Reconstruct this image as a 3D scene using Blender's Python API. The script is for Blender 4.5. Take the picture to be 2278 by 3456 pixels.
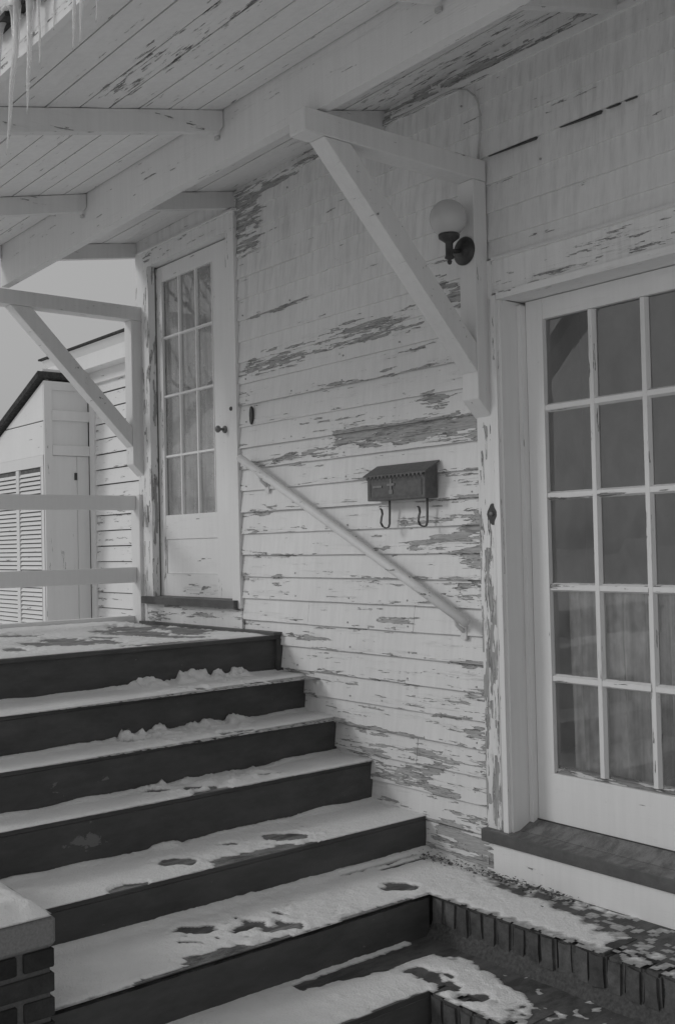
import bpy, bmesh, math, random
from mathutils import Vector, Matrix, noise
R_ = random.Random(7)
for o in list(bpy.data.objects): bpy.data.objects.remove(o)
SC = bpy.context.scene
COL = SC.collection
ZO = 1.66                      # height of the camera's level above the yard

# ---------------------------------------------------------------- camera
cam_d = bpy.data.cameras.new('camera'); cam = bpy.data.objects.new('camera', cam_d); COL.objects.link(cam)
SC.camera = cam
yaw, pit, rol = [math.radians(a) for a in (51.1217, 1.3742, -1.2783)]
Fv = Vector((-math.sin(yaw)*math.cos(pit), math.cos(yaw)*math.cos(pit), math.sin(pit)))
r0 = Vector((math.cos(yaw), math.sin(yaw), 0)); u0 = r0.cross(Fv)
Rv = math.cos(rol)*r0 + math.sin(rol)*u0; Uv = -math.sin(rol)*r0 + math.cos(rol)*u0
M = Matrix((Rv, Uv, -Fv)).transposed().to_4x4(); M.translation = Vector((0, -3.15, ZO))
cam.matrix_world = M
cam_d.sensor_fit = 'HORIZONTAL'; cam_d.sensor_width = 36; cam_d.lens = 3561.93/2278*36
cam_d.shift_x = 0.00685; cam_d.shift_y = 0.01053
cam_d.clip_start = .05; cam_d.clip_end = 600
SC.render.resolution_x = 674; SC.render.resolution_y = 1024

# ---------------------------------------------------------------- light
SUN_DIR = Vector((-.46, -.74, .42)).normalized()      # towards the sun
el = math.asin(SUN_DIR.z); az = math.atan2(SUN_DIR.x, SUN_DIR.y)
W = bpy.data.worlds.new('World'); SC.world = W; W.use_nodes = True
wn = W.node_tree.nodes; wl = W.node_tree.links; wn.clear()
sky = wn.new('ShaderNodeTexSky'); sky.sky_type = 'NISHITA'; sky.sun_disc = False
sky.sun_elevation = el; sky.sun_rotation = az; sky.air_density = 2; sky.dust_density = 6
bw = wn.new('ShaderNodeRGBToBW'); wl.new(sky.outputs[0], bw.inputs[0])
pw = wn.new('ShaderNodeMath'); pw.operation = 'POWER'; pw.inputs[1].default_value = .20; wl.new(bw.outputs[0], pw.inputs[0])
ml = wn.new('ShaderNodeMath'); ml.operation = 'MULTIPLY'; ml.inputs[1].default_value = 3.28; wl.new(pw.outputs[0], ml.inputs[0])
bg = wn.new('ShaderNodeBackground'); bg.inputs[1].default_value = .1; wl.new(ml.outputs[0], bg.inputs[0])
wo = wn.new('ShaderNodeOutputWorld'); wl.new(bg.outputs[0], wo.inputs[0])
sd = bpy.data.lights.new('sun', 'SUN'); sd.energy = .64; sd.angle = math.radians(14); sd.color = (1, 1, 1)
sun = bpy.data.objects.new('sun', sd); COL.objects.link(sun)
sun.rotation_euler = SUN_DIR.to_track_quat('Z', 'Y').to_euler(); sun.location = (-8, -12, 9)
vs = SC.view_settings; vs.view_transform = 'Standard'; vs.look = 'None'; vs.exposure = 0; vs.gamma = 1; vs.use_curve_mapping = False
SC.render.engine = 'CYCLES'

# ---------------------------------------------------------------- materials
def nt(name):
    m = bpy.data.materials.new(name); m.use_nodes = True
    n = m.node_tree.nodes; n.clear(); return m, n, m.node_tree.links
class G:
    """tiny node helper"""
    def __init__(s, n, l): s.n, s.l = n, l
    def _in(s, sock, v):
        if hasattr(v, 'is_output') or isinstance(v, bpy.types.NodeSocket): s.l.new(v, sock)
        else: sock.default_value = v
    def m(s, op, a, b=0., c=None, clamp=False):
        x = s.n.new('ShaderNodeMath'); x.operation = op; x.use_clamp = clamp
        s._in(x.inputs[0], a); s._in(x.inputs[1], b)
        if c is not None: s._in(x.inputs[2], c)
        return x.outputs[0]
    def pos(s, sc):
        g = s.n.new('ShaderNodeNewGeometry'); v = s.n.new('ShaderNodeVectorMath'); v.operation = 'MULTIPLY'
        s.l.new(g.outputs['Position'], v.inputs[0]); v.inputs[1].default_value = sc; return v.outputs[0]
    def noise(s, vec, scale=1, det=5, rough=.6, dist=0):
        x = s.n.new('ShaderNodeTexNoise'); s.l.new(vec, x.inputs['Vector']); x.inputs['Scale'].default_value = scale
        x.inputs['Detail'].default_value = det; x.inputs['Roughness'].default_value = rough; x.inputs['Distortion'].default_value = dist
        return x.outputs[0]
    def vor(s, vec, scale=1, metric='CHEBYCHEV'):
        x = s.n.new('ShaderNodeTexVoronoi'); s.l.new(vec, x.inputs['Vector']); x.distance = metric; x.inputs['Scale'].default_value = scale
        sp = s.n.new('ShaderNodeSeparateColor'); s.l.new(x.outputs['Color'], sp.inputs[0]); return sp.outputs[0]
    def step(s, v, a, b):
        x = s.n.new('ShaderNodeMapRange'); x.interpolation_type = 'SMOOTHSTEP'; s._in(x.inputs[0], v)
        x.inputs[1].default_value = a; x.inputs[2].default_value = b; return x.outputs[0]
    def mapr(s, v, a, b, c, d):
        x = s.n.new('ShaderNodeMapRange'); s._in(x.inputs[0], v)
        for i, q in enumerate((a, b, c, d)): x.inputs[i+1].default_value = q
        return x.outputs[0]
    def mix(s, f, a, b):
        x = s.n.new('ShaderNodeMix'); x.data_type = 'FLOAT'; s._in(x.inputs[0], f); s._in(x.inputs[2], a); s._in(x.inputs[3], b); return x.outputs[0]
    def attr(s, name):
        x = s.n.new('ShaderNodeAttribute'); x.attribute_name = name; return x.outputs['Fac']
    def orand(s):
        x = s.n.new('ShaderNodeObjectInfo'); return x.outputs['Random']
    def bsdf(s, col, rough=.6, spec=.3, h=None, dist=.002, strength=.6):
        p = s.n.new('ShaderNodeBsdfPrincipled'); cc = s.n.new('ShaderNodeCombineColor')
        for i in range(3): s._in(cc.inputs[i], col)
        s.l.new(cc.outputs[0], p.inputs['Base Color'])
        s._in(p.inputs['Roughness'], rough); p.inputs['Specular IOR Level'].default_value = spec
        if h is not None:
            b = s.n.new('ShaderNodeBump'); b.inputs['Distance'].default_value = dist; b.inputs['Strength'].default_value = strength
            s.l.new(h, b.inputs['Height']); s.l.new(b.outputs[0], p.inputs['Normal'])
        o = s.n.new('ShaderNodeOutputMaterial'); s.l.new(p.outputs[0], o.inputs[0]); return p

def paint_mat(name, axis, paint=.76, wood=.40, base=.0, streak=.06, peelgain=1.0, usepeel=True, big=1.0, blockw=1.0):
    m, n, l = nt(name); g = G(n, l)
    # along-grain direction stretches the noise
    L, A = 6.5*big, 78.*big
    sc = {'x': (L, A, A), 'y': (A, L, A), 'z': (A, A, L)}[axis]
    scb = tuple(q*1.25 for q in ((9*big, 30*big, 60*big) if axis == 'x' else (30*big, 9*big, 60*big) if axis == 'y' else (50*big, 50*big, 10*big)))
    v1 = g.pos(sc)
    n1 = g.noise(v1, 1, 7, .68, .3); n2 = g.noise(g.pos(tuple(q*.35 for q in sc)), 1, 3, .5)
    blk = g.vor(g.pos(scb), 1)
    val = g.m('ADD', g.m('MULTIPLY', g.m('SUBTRACT', n1, .5), 1.25), g.m('MULTIPLY', g.m('SUBTRACT', n2, .5), .9))
    val = g.m('ADD', val, g.m('MULTIPLY', g.m('SUBTRACT', blk, .5), .34*blockw))
    n3 = g.noise(g.pos(tuple(q*3.1 for q in sc)), 1, 3, .6)
    val = g.m('ADD', val, g.m('MULTIPLY', g.m('SUBTRACT', n3, .5), .42))
    pe = g.attr('peel') if usepeel else 0.
    pe = g.m('ADD', pe, base)
    thr = g.m('SUBTRACT', .42, g.m('MULTIPLY', pe, .44*peelgain))
    dlt = g.m('SUBTRACT', val, thr)
    mask = g.step(dlt, 0, .02)
    rim_shade = g.m('MULTIPLY', g.step(dlt, -.006, .004), g.m('SUBTRACT', 1., g.step(dlt, .006, .06)))  # dark band at flake edges: crack shadow put into the colour
    grain = g.noise(g.pos(tuple(q*3 for q in sc)), 1, 4, .7)
    wcol = g.mapr(grain, .3, .7, wood*.72, wood*1.22)
    deep = g.step(g.noise(g.pos(tuple(q*(1.1 if q == L else .7) for q in sc)), 1, 4, .7), .54, .62)
    wcol = g.m('MULTIPLY', wcol, g.m('SUBTRACT', 1., g.m('MULTIPLY', deep, .36)))
    mot = g.noise(g.pos((1.3, 1.3, 1.3)), 1, 4, .55)
    st = g.noise(g.pos((42, 42, 2.6)), 1, 3, .6)
    pc = g.m('MULTIPLY', g.mapr(mot, .25, .75, paint*.94, paint*1.03), g.mapr(st, .3, .75, 1.0+streak*.3, 1.0-streak))
    soil = g.attr('soil') if usepeel else 0.
    st2 = g.noise(g.pos((38, 38, 3.2)), 1, 4, .65)
    pc = g.m('MULTIPLY', pc, g.m('SUBTRACT', 1., g.m('MULTIPLY', soil, g.step(st2, .38, .78))))
    # hairline cracks along the grain where the paint is old
    cr = g.noise(g.pos(tuple(q*(.55 if q == L else 1.7) for q in sc)), 1, 2, .5, .4)
    crack = g.m('SUBTRACT', 1., g.step(g.m('ABSOLUTE', g.m('SUBTRACT', cr, .5)), .0, .012))
    crack = g.m('MULTIPLY', crack, g.m('MULTIPLY', g.step(n2, .52, .60), g.m('ADD', g.m('MULTIPLY', pe, .8), .12), clamp=True))
    col = g.mix(crack, pc, pc)
    col = g.m('MULTIPLY', col, g.m('SUBTRACT', 1., g.m('MULTIPLY', crack, .45)))
    col = g.mix(mask, col, wcol)
    col = g.m('MULTIPLY', col, g.m('SUBTRACT', 1., g.m('MULTIPLY', rim_shade, .62)))
    h = g.m('SUBTRACT', g.m('MULTIPLY', g.m('SUBTRACT', 1., mask), 1.), g.m('MULTIPLY', crack, .5))
    h = g.m('ADD', h, g.m('MULTIPLY', grain, .18))
    g.bsdf(col, g.mapr(mask, 0, 1, .55, .85), .3, h, .003, 1.)
    return m

MP_x = paint_mat('paint_clapboard', 'x', .82, .44, .0)
MP_z = paint_mat('paint_vertical', 'z', .82, .40, .0)
MP_y = paint_mat('paint_crosswise', 'y', .76, .40, .10)
MP_ceil = paint_mat('paint_ceiling', 'x', .83, .26, .07, .06, 1., True, 1.7)
MP_trim = paint_mat('paint_trim', 'z', .83, .38, .02, .04)
MP_trimx = paint_mat('paint_trim_level', 'x', .83, .38, .04, .04)
MP_post = paint_mat('paint_post', 'z', .77, .36, .08, .05)
MP_cas = paint_mat('paint_casing', 'z', .82, .40, .0, .05, 1.0, True, .8, 1.7)
MP_beam = paint_mat('paint_beam', 'x', .76, .34, .12, .05)
MP_far = paint_mat('paint_far_wing', 'x', .84, .36, .0, .02)
MP_farz = paint_mat('paint_far_trim', 'z', .80, .30, .02, .02)
MP_farpanel = paint_mat('paint_shed_side', 'z', .82, .30, -.05, .03)

def plain(name, col, rough=.6, spec=.3, nz=.1, sc=30, bump=.0, metallic=0):
    m, n, l = nt(name); g = G(n, l); a = g.noise(g.pos((sc, sc, sc)), 1, 5, .6)
    p = g.bsdf(g.mapr(a, .3, .7, col*(1-nz), col*(1+nz)), rough, spec, a if bump else None, bump or .001, .5)
    p.inputs['Metallic'].default_value = metallic; return m
M_iron = plain('blackened_metal', .045, .42, .5, .25, 90, .0006)
M_mail = plain('mailbox_metal', .105, .45, .5, .25, 60, .0006)
M_mailpale = plain('worn_ornament', .22, .6, .4, .2, 80)
M_dark = plain('shade_black', .01, .9, .1)
M_room = plain('interior_plaster', .80, .9, .1, .2, 2)
M_wood_bare = plain('weathered_board', .15, .8, .2, .3, 20, .002)
M_shingle = plain('roof_shingle', .06, .9, .2, .5, 40, .004)
M_conc = plain('concrete_cap', .22, .9, .2, .18, 130, .002)
M_mortar = plain('mortar', .13, .95, .1, .2, 110, .003)
M_cable = plain('painted_cable', .5, .5, .3, .1)
M_debris = plain('dead_leaves', .12, .9, .1, .8, 60)
M_brass = plain('knob_brass', .20, .5, .4, .3, 80)

def brick_mat(name, c, fl=.25):
    m, n, l = nt(name); g = G(n, l)
    a = g.noise(g.pos((22, 22, 22)), 1, 6, .65); b = g.noise(g.pos((160, 160, 160)), 1, 3, .6)
    r = g.mapr(g.orand(), 0, 1, .75, 1.25)
    col = g.m('MULTIPLY', g.m('MULTIPLY', g.mapr(a, .3, .7, c*(1-fl), c*(1+fl)), r), g.mapr(b, .3, .7, .9, 1.1))
    g.bsdf(col, .9, .2, g.m('ADD', a, g.m('MULTIPLY', b, .3)), .004, .7); return m
M_brick_dark = brick_mat('dark_glazed_brick', .04)
M_brick = brick_mat('edging_brick', .105, .35)

def step_mat(name, c, frost):
    """old dark deck paint with scuffs, bare chips and a dusting of frost on the level faces"""
    m, n, l = nt(name); g = G(n, l)
    a = g.noise(g.pos((14, 5, 14)), 1, 6, .7); b = g.noise(g.pos((240, 240, 240)), 1, 3, .6)
    chip = g.step(g.m('ADD', g.noise(g.pos((60, 16, 30)), 1, 6, .72, .4), g.m('MULTIPLY', g.attr('chip'), .28)), .675, .71)
    speck = g.step(b, .70, .76)
    gg = n.new('ShaderNodeNewGeometry'); sx = n.new('ShaderNodeSeparateXYZ'); l.new(gg.outputs['Normal'], sx.inputs[0])
    up = g.step(sx.outputs[2], .6, .95)
    fr = g.m('MULTIPLY', up, g.m('MULTIPLY', g.step(g.m('ADD', g.noise(g.pos((25, 9, 25)), 1, 5, .7), g.m('MULTIPLY', b, .35)), .52, .82), frost))
    col = g.m('MULTIPLY', g.mapr(a, .3, .7, c*.78, c*1.22), g.mapr(g.noise(g.pos((2.2, 2.2, 9)), 1, 4, .65), .3, .7, .84, 1.18))
    col = g.mix(g.m('MULTIPLY', chip, .8), col, .19)
    col = g.mix(g.m('MULTIPLY', speck, .30), col, .3)
    col = g.mix(fr, col, .42)
    g.bsdf(col, .62, .25, g.m('ADD', a, g.m('MULTIPLY', chip, -.4)), .0012, .5); return m
M_riser = step_mat('dark_step_paint', .082, .5)
M_deck = step_mat('grey_deck_paint', .15, .75)
M_pave = step_mat('sooty_paving', .075, .18)
M_tread = step_mat('dark_tread_paint', .075, .6)
M_sill = step_mat('grey_sill_paint', .12, .35)

def snow_mat():
    m, n, l = nt('snow'); g = G(n, l)
    a = g.noise(g.pos((9, 9, 9)), 1, 5, .6); b = g.noise(g.pos((130, 130, 130)), 1, 4, .65); c = g.noise(g.pos((45, 30, 45)), 1, 4, .6)
    th = g.attr('thick')          # thin snow lets the dark board grey it
    col = g.mapr(a, .3, .7, .88, .95)
    col = g.m('MULTIPLY', col, g.mapr(g.m('ADD', th, g.m('MULTIPLY', g.m('SUBTRACT', b, .5), .25)), 0., .5, .42, 1.0))
    sp = g.step(b, .74, .78)
    col = g.m('MULTIPLY', col, g.m('SUBTRACT', 1., g.m('MULTIPLY', sp, .25)))
    p = g.bsdf(col, .75, .2, g.m('ADD', g.m('MULTIPLY', c, 1.2), g.m('MULTIPLY', b, .9)), .006, .9)
    return m
M_snow = snow_mat()
M_ground = plain('yard_snow', .82, .8, .2, .03, 2, .01)
M_ground_nodes = M_ground.node_tree

def glass_mat(name, ior, haze):
    m, n, l = nt(name); g = G(n, l)
    t = n.new('ShaderNodeBsdfTransparent'); t.inputs[0].default_value = (.95, .95, .95, 1)
    gl = n.new('ShaderNodeBsdfGlossy'); gl.inputs['Roughness'].default_value = .015; gl.inputs[0].default_value = (1, 1, 1, 1)
    b = n.new('ShaderNodeBump'); b.inputs['Distance'].default_value = .0004; b.inputs['Strength'].default_value = .5
    l.new(g.noise(g.pos((5, 5, 3)), 1, 2, .5, .6), b.inputs['Height']); l.new(b.outputs[0], gl.inputs['Normal'])
    f = n.new('ShaderNodeFresnel'); f.inputs[0].default_value = ior
    mx = n.new('ShaderNodeMixShader'); l.new(f.outputs[0], mx.inputs[0]); l.new(t.outputs[0], mx.inputs[1]); l.new(gl.outputs[0], mx.inputs[2])
    df = n.new('ShaderNodeBsdfDiffuse'); df.inputs[0].default_value = (.85, .85, .85, 1)  # pale haze mixed into the glass to lift it and soften reflections
    m2 = n.new('ShaderNodeMixShader'); dn = g.mapr(g.noise(g.pos((7, 7, 4)), 1, 6, .7), .3, .7, haze*.6, haze*1.4)
    l.new(dn, m2.inputs[0]); l.new(mx.outputs[0], m2.inputs[1]); l.new(df.outputs[0], m2.inputs[2])
    o = n.new('ShaderNodeOutputMaterial'); l.new(m2.outputs[0], o.inputs[0]); return m
M_glass = glass_mat('old_window_glass', 1.8, .11)
M_glass_hazed = glass_mat('hazed_window_glass', 2.0, .26)  # stronger painted haze, so these panes come out pale
def ice_mat():
    m, n, l = nt('ice'); g = G(n, l)
    p = g.bsdf(.93, .16, .5, g.noise(g.pos((60, 60, 25)), 1, 3, .6), .003, .7)
    p.inputs['Transmission Weight'].default_value = .55; p.inputs['IOR'].default_value = 1.31; return m
M_ice = ice_mat()
M_rime = plain('rime', .62, .35, .5, .25, 40, .006)
def globe_mat():
    m, n, l = nt('opal_glass'); g = G(n, l); p = g.bsdf(.55, .18, .5); p.inputs['Subsurface Weight'].default_value = .0; return m
M_globe = globe_mat()
def curtain_mat():
    m, n, l = nt('sheer_curtain'); g = G(n, l)
    lace = g.m('ADD', g.m('MULTIPLY', g.noise(g.pos((30, 30, 16)), 1, 2, .5), .35), g.m('MULTIPLY', g.noise(g.pos((34, 34, .7)), 1, 2, .5), .65))  # fine lace, plus upright stripes painting fold shade and gathered density
    d = n.new('ShaderNodeBsdfDiffuse'); cc = n.new('ShaderNodeCombineColor'); c = g.mapr(lace, .35, .65, .62, .97)
    for i in range(3): l.new(c, cc.inputs[i])
    l.new(cc.outputs[0], d.inputs[0])
    t = n.new('ShaderNodeBsdfTransparent'); mx = n.new('ShaderNodeMixShader')
    l.new(g.mapr(lace, .35, .62, .62, 1.), mx.inputs[0]); l.new(t.outputs[0], mx.inputs[1]); l.new(d.outputs[0], mx.inputs[2])
    o = n.new('ShaderNodeOutputMaterial'); l.new(mx.outputs[0], o.inputs[0]); return m
M_curt = curtain_mat()

# ---------------------------------------------------------------- builders
def thing(name, label, cat, loc=(0, 0, 0), group=None):
    o = bpy.data.objects.new(name, None); COL.objects.link(o); o.location = loc; o.empty_display_size = .1
    o['label'] = label; o['category'] = cat
    if group: o['group'] = group
    return o
def rootloc(p):
    v = Vector((0, 0, 0))
    while p is not None: v += Vector(p.location); p = p.parent
    return v
def obj(name, bm, mat, parent=None, smooth=False, label=None, kind=None, bevel=0):
    """bm is in place coordinates (before the final lift); stored relative to the parent chain"""
    me = bpy.data.meshes.new(name)
    bmesh.ops.recalc_face_normals(bm, faces=bm.faces[:])
    if name == 'pane':
        for f_ in bm.faces:
            if f_.normal.y > 0: f_.normal_flip()
    if bevel:
        bmesh.ops.bevel(bm, geom=bm.edges[:], offset=bevel, segments=1, affect='EDGES')
    off = rootloc(parent)
    if off.length: bmesh.ops.translate(bm, verts=bm.verts, vec=-off)
    bm.to_mesh(me); bm.free()
    if smooth:
        for p in me.polygons: p.use_smooth = True
    me.materials.append(mat)
    o = bpy.data.objects.new(name, me); COL.objects.link(o); o.parent = parent
    if label: o['label'] = label
    if kind: o['kind'] = kind
    return o
def struct(name, bm, mat, **k): return obj(name, bm, mat, None, kind='structure', **k)
def tag(o, label, cat, group=None, kind=None):
    o['label'] = label; o['category'] = cat
    if group: o['group'] = group
    if kind: o['kind'] = kind
    return o
def box(x0, x1, y0, y1, z0, z1, bm=None):
    bm = bm or bmesh.new()
    v = [bm.verts.new((x, y, z)) for z in (z0, z1) for y in (y0, y1) for x in (x0, x1)]
    for f in ((0, 1, 3, 2), (4, 6, 7, 5), (0, 4, 5, 1), (2, 3, 7, 6), (0, 2, 6, 4), (1, 5, 7, 3)): bm.faces.new([v[i] for i in f])
    return bm
def prism(poly, axis, a, b, bm=None):
    """polygon in the two other axes (in xyz order), extruded along axis from a to b"""
    bm = bm or bmesh.new()
    def P(p, t): return {'x': (t, p[0], p[1]), 'y': (p[0], t, p[1]), 'z': (p[0], p[1], t)}[axis]
    A = [bm.verts.new(P(p, a)) for p in poly]; B = [bm.verts.new(P(p, b)) for p in poly]; k = len(poly)
    bm.faces.new(A); bm.faces.new(B[::-1])
    for i in range(k): bm.faces.new((A[i], A[(i+1) % k], B[(i+1) % k], B[i]))
    return bm
def tube(pts, r, seg=10, bm=None, cap=True):
    bm = bm or bmesh.new(); pts = [Vector(p) for p in pts]; rings = []
    rr = r if isinstance(r, (list, tuple)) else [r]*len(pts)
    for i, p in enumerate(pts):
        d = (pts[min(i+1, len(pts)-1)]-pts[max(i-1, 0)]).normalized()
        a = d.orthogonal().normalized() if i == 0 else (a - d*a.dot(d)).normalized()
        b = d.cross(a)
        rings.append([bm.verts.new(p+(a*math.cos(t)+b*math.sin(t))*rr[i]) for t in [2*math.pi*k/seg for k in range(seg)]])
    for A, B in zip(rings, rings[1:]):
        for k in range(seg): bm.faces.new((A[k], A[(k+1) % seg], B[(k+1) % seg], B[k]))
    if cap: bm.faces.new(rings[0][::-1]); bm.faces.new(rings[-1])
    return bm
def lathe(prof, c, axis='z', seg=24, bm=None):
    """prof: (radius, height) pairs around axis through c"""
    bm = bm or bmesh.new(); c = Vector(c); rings = []
    for r, h in prof:
        ring = []
        for k in range(seg):
            t = 2*math.pi*k/seg; a, b = r*math.cos(t), r*math.sin(t)
            ring.append(bm.verts.new(c + (Vector((a, b, h)) if axis == 'z' else Vector((a, h, b)))))
        rings.append(ring)
    for A, B in zip(rings, rings[1:]):
        for k in range(seg): bm.faces.new((A[k], A[(k+1) % seg], B[(k+1) % seg], B[k]))
    if prof[0][0] > 1e-5: bm.faces.new(rings[0][::-1])
    if prof[-1][0] > 1e-5: bm.faces.new(rings[-1])
    bmesh.ops.remove_doubles(bm, verts=bm.verts, dist=1e-6)
    return bm
def grid_board(u0, u1, v0, v1, du, nv, f, peel, soil=None, thick=.012, thickf=None):
    """a board as a grid face + returns; f(u,v)->front point, back = pushed by thickf; vertex attributes peel/soil"""
    bm = bmesh.new(); lp = bm.verts.layers.float.new('peel'); ls = bm.verts.layers.float.new('soil')
    nu = max(1, int(round((u1-u0)/du))); F = []
    for i in range(nu+1):
        row = []
        for j in range(nv+1):
            u = u0+(u1-u0)*i/nu; v = v0+(v1-v0)*j/nv
            w = bm.verts.new(f(u, v)); w[lp] = peel(u, v); w[ls] = soil(u, v) if soil else 0
            row.append(w)
        F.append(row)
    for i in range(nu):
        for j in range(nv): bm.faces.new((F[i][j], F[i+1][j], F[i+1][j+1], F[i][j+1]))
    def back(w):
        b = bm.verts.new(Vector(w.co)+thickf); b[lp] = w[lp]; b[ls] = w[ls]; return b
    bb = [back(F[i][0]) for i in range(nu+1)]; bt = [back(F[i][nv]) for i in range(nu+1)]
    for i in range(nu):
        bm.faces.new((F[i][0], bb[i], bb[i+1], F[i+1][0])); bm.faces.new((F[i][nv], F[i+1][nv], bt[i+1], bt[i]))
    for k in (0, nu): bm.faces.new([F[k][j] for j in range(nv+1)]+[bt[k], bb[k]])
    return bm
def at(x, z, y): k = (3.15+y)/3.15; return x*k, z*k     # same sight line, carried from the wall face to depth y

# ---------------------------------------------------------------- paint wear map of the clapboard wall (x, z on the wall face)
PEEL = [(-4.53,-3.27,0.951,0.984,0.045,.62),(-4.34,-3.88,0.954,0.969,0.03,.8),(-4.6,-3.5,.915,.935,.014,1.0),(-3.75,-3.3,1.00,1.01,.012,1.1),(-2.99,-2.94,.06,.06,.03,1.3),(-3.0,-2.94,-.03,-.04,.035,1.2),(-3.05,-2.94,-.2,-.2,.03,.9),(-3.0,-2.94,-.62,-.62,.02,1.1),(-3.0,-2.94,-.78,-.8,.02,1.1),(-4.3,-4.0,-.46,-.46,.01,1.0),(-4.68,-4.6,.3,-.4,.004,.5),(-4.3,-3.6,-.73,-.75,.01,.8),(-3.6,-2.94,-.83,-.86,.012,.9),(-3.7,-3.3,-1.0,-1.01,.012,1.1),(-3.83,-2.94,0.498,0.470,0.040,1.35),(-4.55,-3.84,0.43,0.449,0.016,.9),(-4.52,-4.07,1.193,1.213,0.010,1.5),(-4.65,-4.50,1.811,1.787,0.06,1),
(-4.66,-4.48,1.685,1.656,0.05,1),(-4.62,-4.5,1.6,1.6,.05,.8),(-4.52,-4.13,1.86,1.85,0.03,.8),(-3.17,-2.99,0.018,0.040,0.014,1.5),(-3.02,-2.94,-0.088,-0.088,0.03,.9),(-3.35,-2.94,-0.037,-0.035,0.04,0.5),(-4.48,-3.37,-0.634,-0.609,0.010,1.1),
(-3.16,-3.08,-0.722,-0.724,0.012,1.5),(-3.86,-3.57,-0.840,-0.845,0.02,0.8),(-3.58,-3.31,-1.042,-1.028,0.02,1.1),(-3.23,-3.15,-1.059,-1.058,0.02,1.4),(-3.19,-2.97,-1.205,-1.236,0.035,1.5),(-3.29,-2.95,-1.318,-1.302,0.03,1.),
(-3.73,-3.23,-0.947,-0.966,0.015,0.95),(-3.38,-3.03,-1.143,-1.165,0.02,0.8),(-3.55,-3.42,-0.340,-0.341,0.010,1.5),(-4.67,-4.45,0.148,0.157,0.01,.9),(-4.68,-4.25,-0.041,-0.041,0.01,.8),(-3.13,-3.03,1.081,1.001,0.04,1.0),
(-3.22,-3.15,0.606,0.59,0.03,1.4),(-3.07,-2.97,0.613,0.612,0.015,.8),(-3.36,-3.16,0.092,0.086,0.012,.9),(-3.68,-3.56,-0.007,-0.022,0.01,.9),(-3.47,-3.13,0.768,0.87,0.008,0.4),(-3.45,-2.95,-0.219,-0.196,0.05,0.45),(-4.68,-4.3,-.85,-.85,.05,.6),(-3.95,-3.6,-.95,-.95,.03,.8),
(-4.68,-4.5,-.45,-.46,.02,.7),(-3.5,-2.95,-1.18,-1.18,.06,.5),(-4.0,-3.3,.735,.745,.006,.5),(-3.5,-2.94,.28,.28,.012,.7),(-3.3,-2.94,.17,.17,.012,.9),(-3.1,-2.94,-.49,-.5,.012,.9),(-3.3,-2.94,-.9,-.92,.02,.8)]
CL = [.407+.1134*k for k in range(-15, 13)]            # lower edges of the clapboard courses
def peelf(x, z):
    p = .17
    if z < .9: p += .05
    if z > .75: p -= .05
    if z > 1.1: p -= .05
    if x > -3.35 and z < .3: p += .06*min(1, (x+3.35)/.3)
    if z < -.55: p += .02
    for xa, xb, za, zb, h, s in PEEL:
        if xa-.12 < x < xb+.12:
            t = min(1, max(0, (x-xa)/(xb-xa))); zc = za+(zb-za)*t
            dx = max(0, xa-x, x-xb)/.08; dz = max(0, abs(z-zc)-h*.6)/(h*.7)
            d = math.hypot(dx, dz)
            if d < 1: p = max(p, .17+(.86 if z < -.3 else .95)*s*(1-d*d))
    w = noise.noise(Vector((x*3, z*9, 3.3)))*.14
    return max(0, min(1.6, p+w))
def soilf(x, z): return .15*max(0, min(1, (z-.95)/.5))+.04

# ================================================================= THE WALL
wall = thing('clapboard_wall', 'white clapboard house wall with flaking paint between the two porch doors', 'wall', (-3.8, 0, -1.318))
XL, XM0, XM1, XR = -5.76, -4.666, -2.938, .9
def clap(x0, x1, z0, h=.1134, y0=0., mat=MP_x, par=wall, pf=peelf, sf=soilf, du=.045, name='clapboard', nv=5, dj=0.):
    j = R_.uniform(-.0012, .0012); tl = R_.uniform(-.0022, .0022); sag = R_.uniform(-.0015, .0015)
    def f(u, v):
        t = v
        zz = z0+(h+.006)*t + tl*(u-x0)/(x1-x0) + sag
        yy = y0 - (.016 if z0 < .9 else .012)*(1-t) - .001 + j + .0018*noise.noise(Vector((u*1.7, z0*7, 1.1)))
        if t == 0: zz += .0016*noise.noise(Vector((u*6, z0*9, 5)))
        return Vector((u, yy, zz))
    bm = grid_board(x0, x1, 0, 1, du, nv, f, lambda u, v: pf(u, z0+h*v) + ((.26 if z0 < .8 else .02) if v < .01 else 0) + (.22 if min(u-x0, x1-u) < .012 and v < .7 and z0 < 1.0 else 0), lambda u, v: sf(u, z0+h*v), thickf=Vector((0, .012, 0)))
    return obj(name, bm, mat, par)
for k, z in enumerate(CL):
    if z < 1.10:
        cuts = [XM0+.001, XM1-.002]
        r = R_.random()
        if r < .42: cuts.insert(1, R_.uniform(-4.3, -3.2))
        if k == 13: cuts = [XM0+.001, XM1-.002]
        if r > .9: cuts = [cuts[0], -4.1, -3.35, cuts[-1]]
        for a, b in zip(cuts, cuts[1:]): clap(a, b-.0015, z)
    elif z < 1.80:
        cuts = [XM0+.001] + sorted(R_.sample([-3.9, -3.4, -2.6, -1.5, -1.0, -.6, -.3], 1)) + [XR]
        for a, b in zip(cuts, cuts[1:]): clap(a, b-.0015, z, du=.09)
clap(-2.937, XR, 1.1275, .0735, du=.09)
# last short course meets the frieze; wall right of the french door
clap(XM0+.001, XR, CL[-1]+.1134 if CL[-1] < 1.7 else 1.768, .09, du=.09)
for z in CL:
    if z < 1.10: clap(-1.30, XR, z, du=.3, nv=1)
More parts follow.
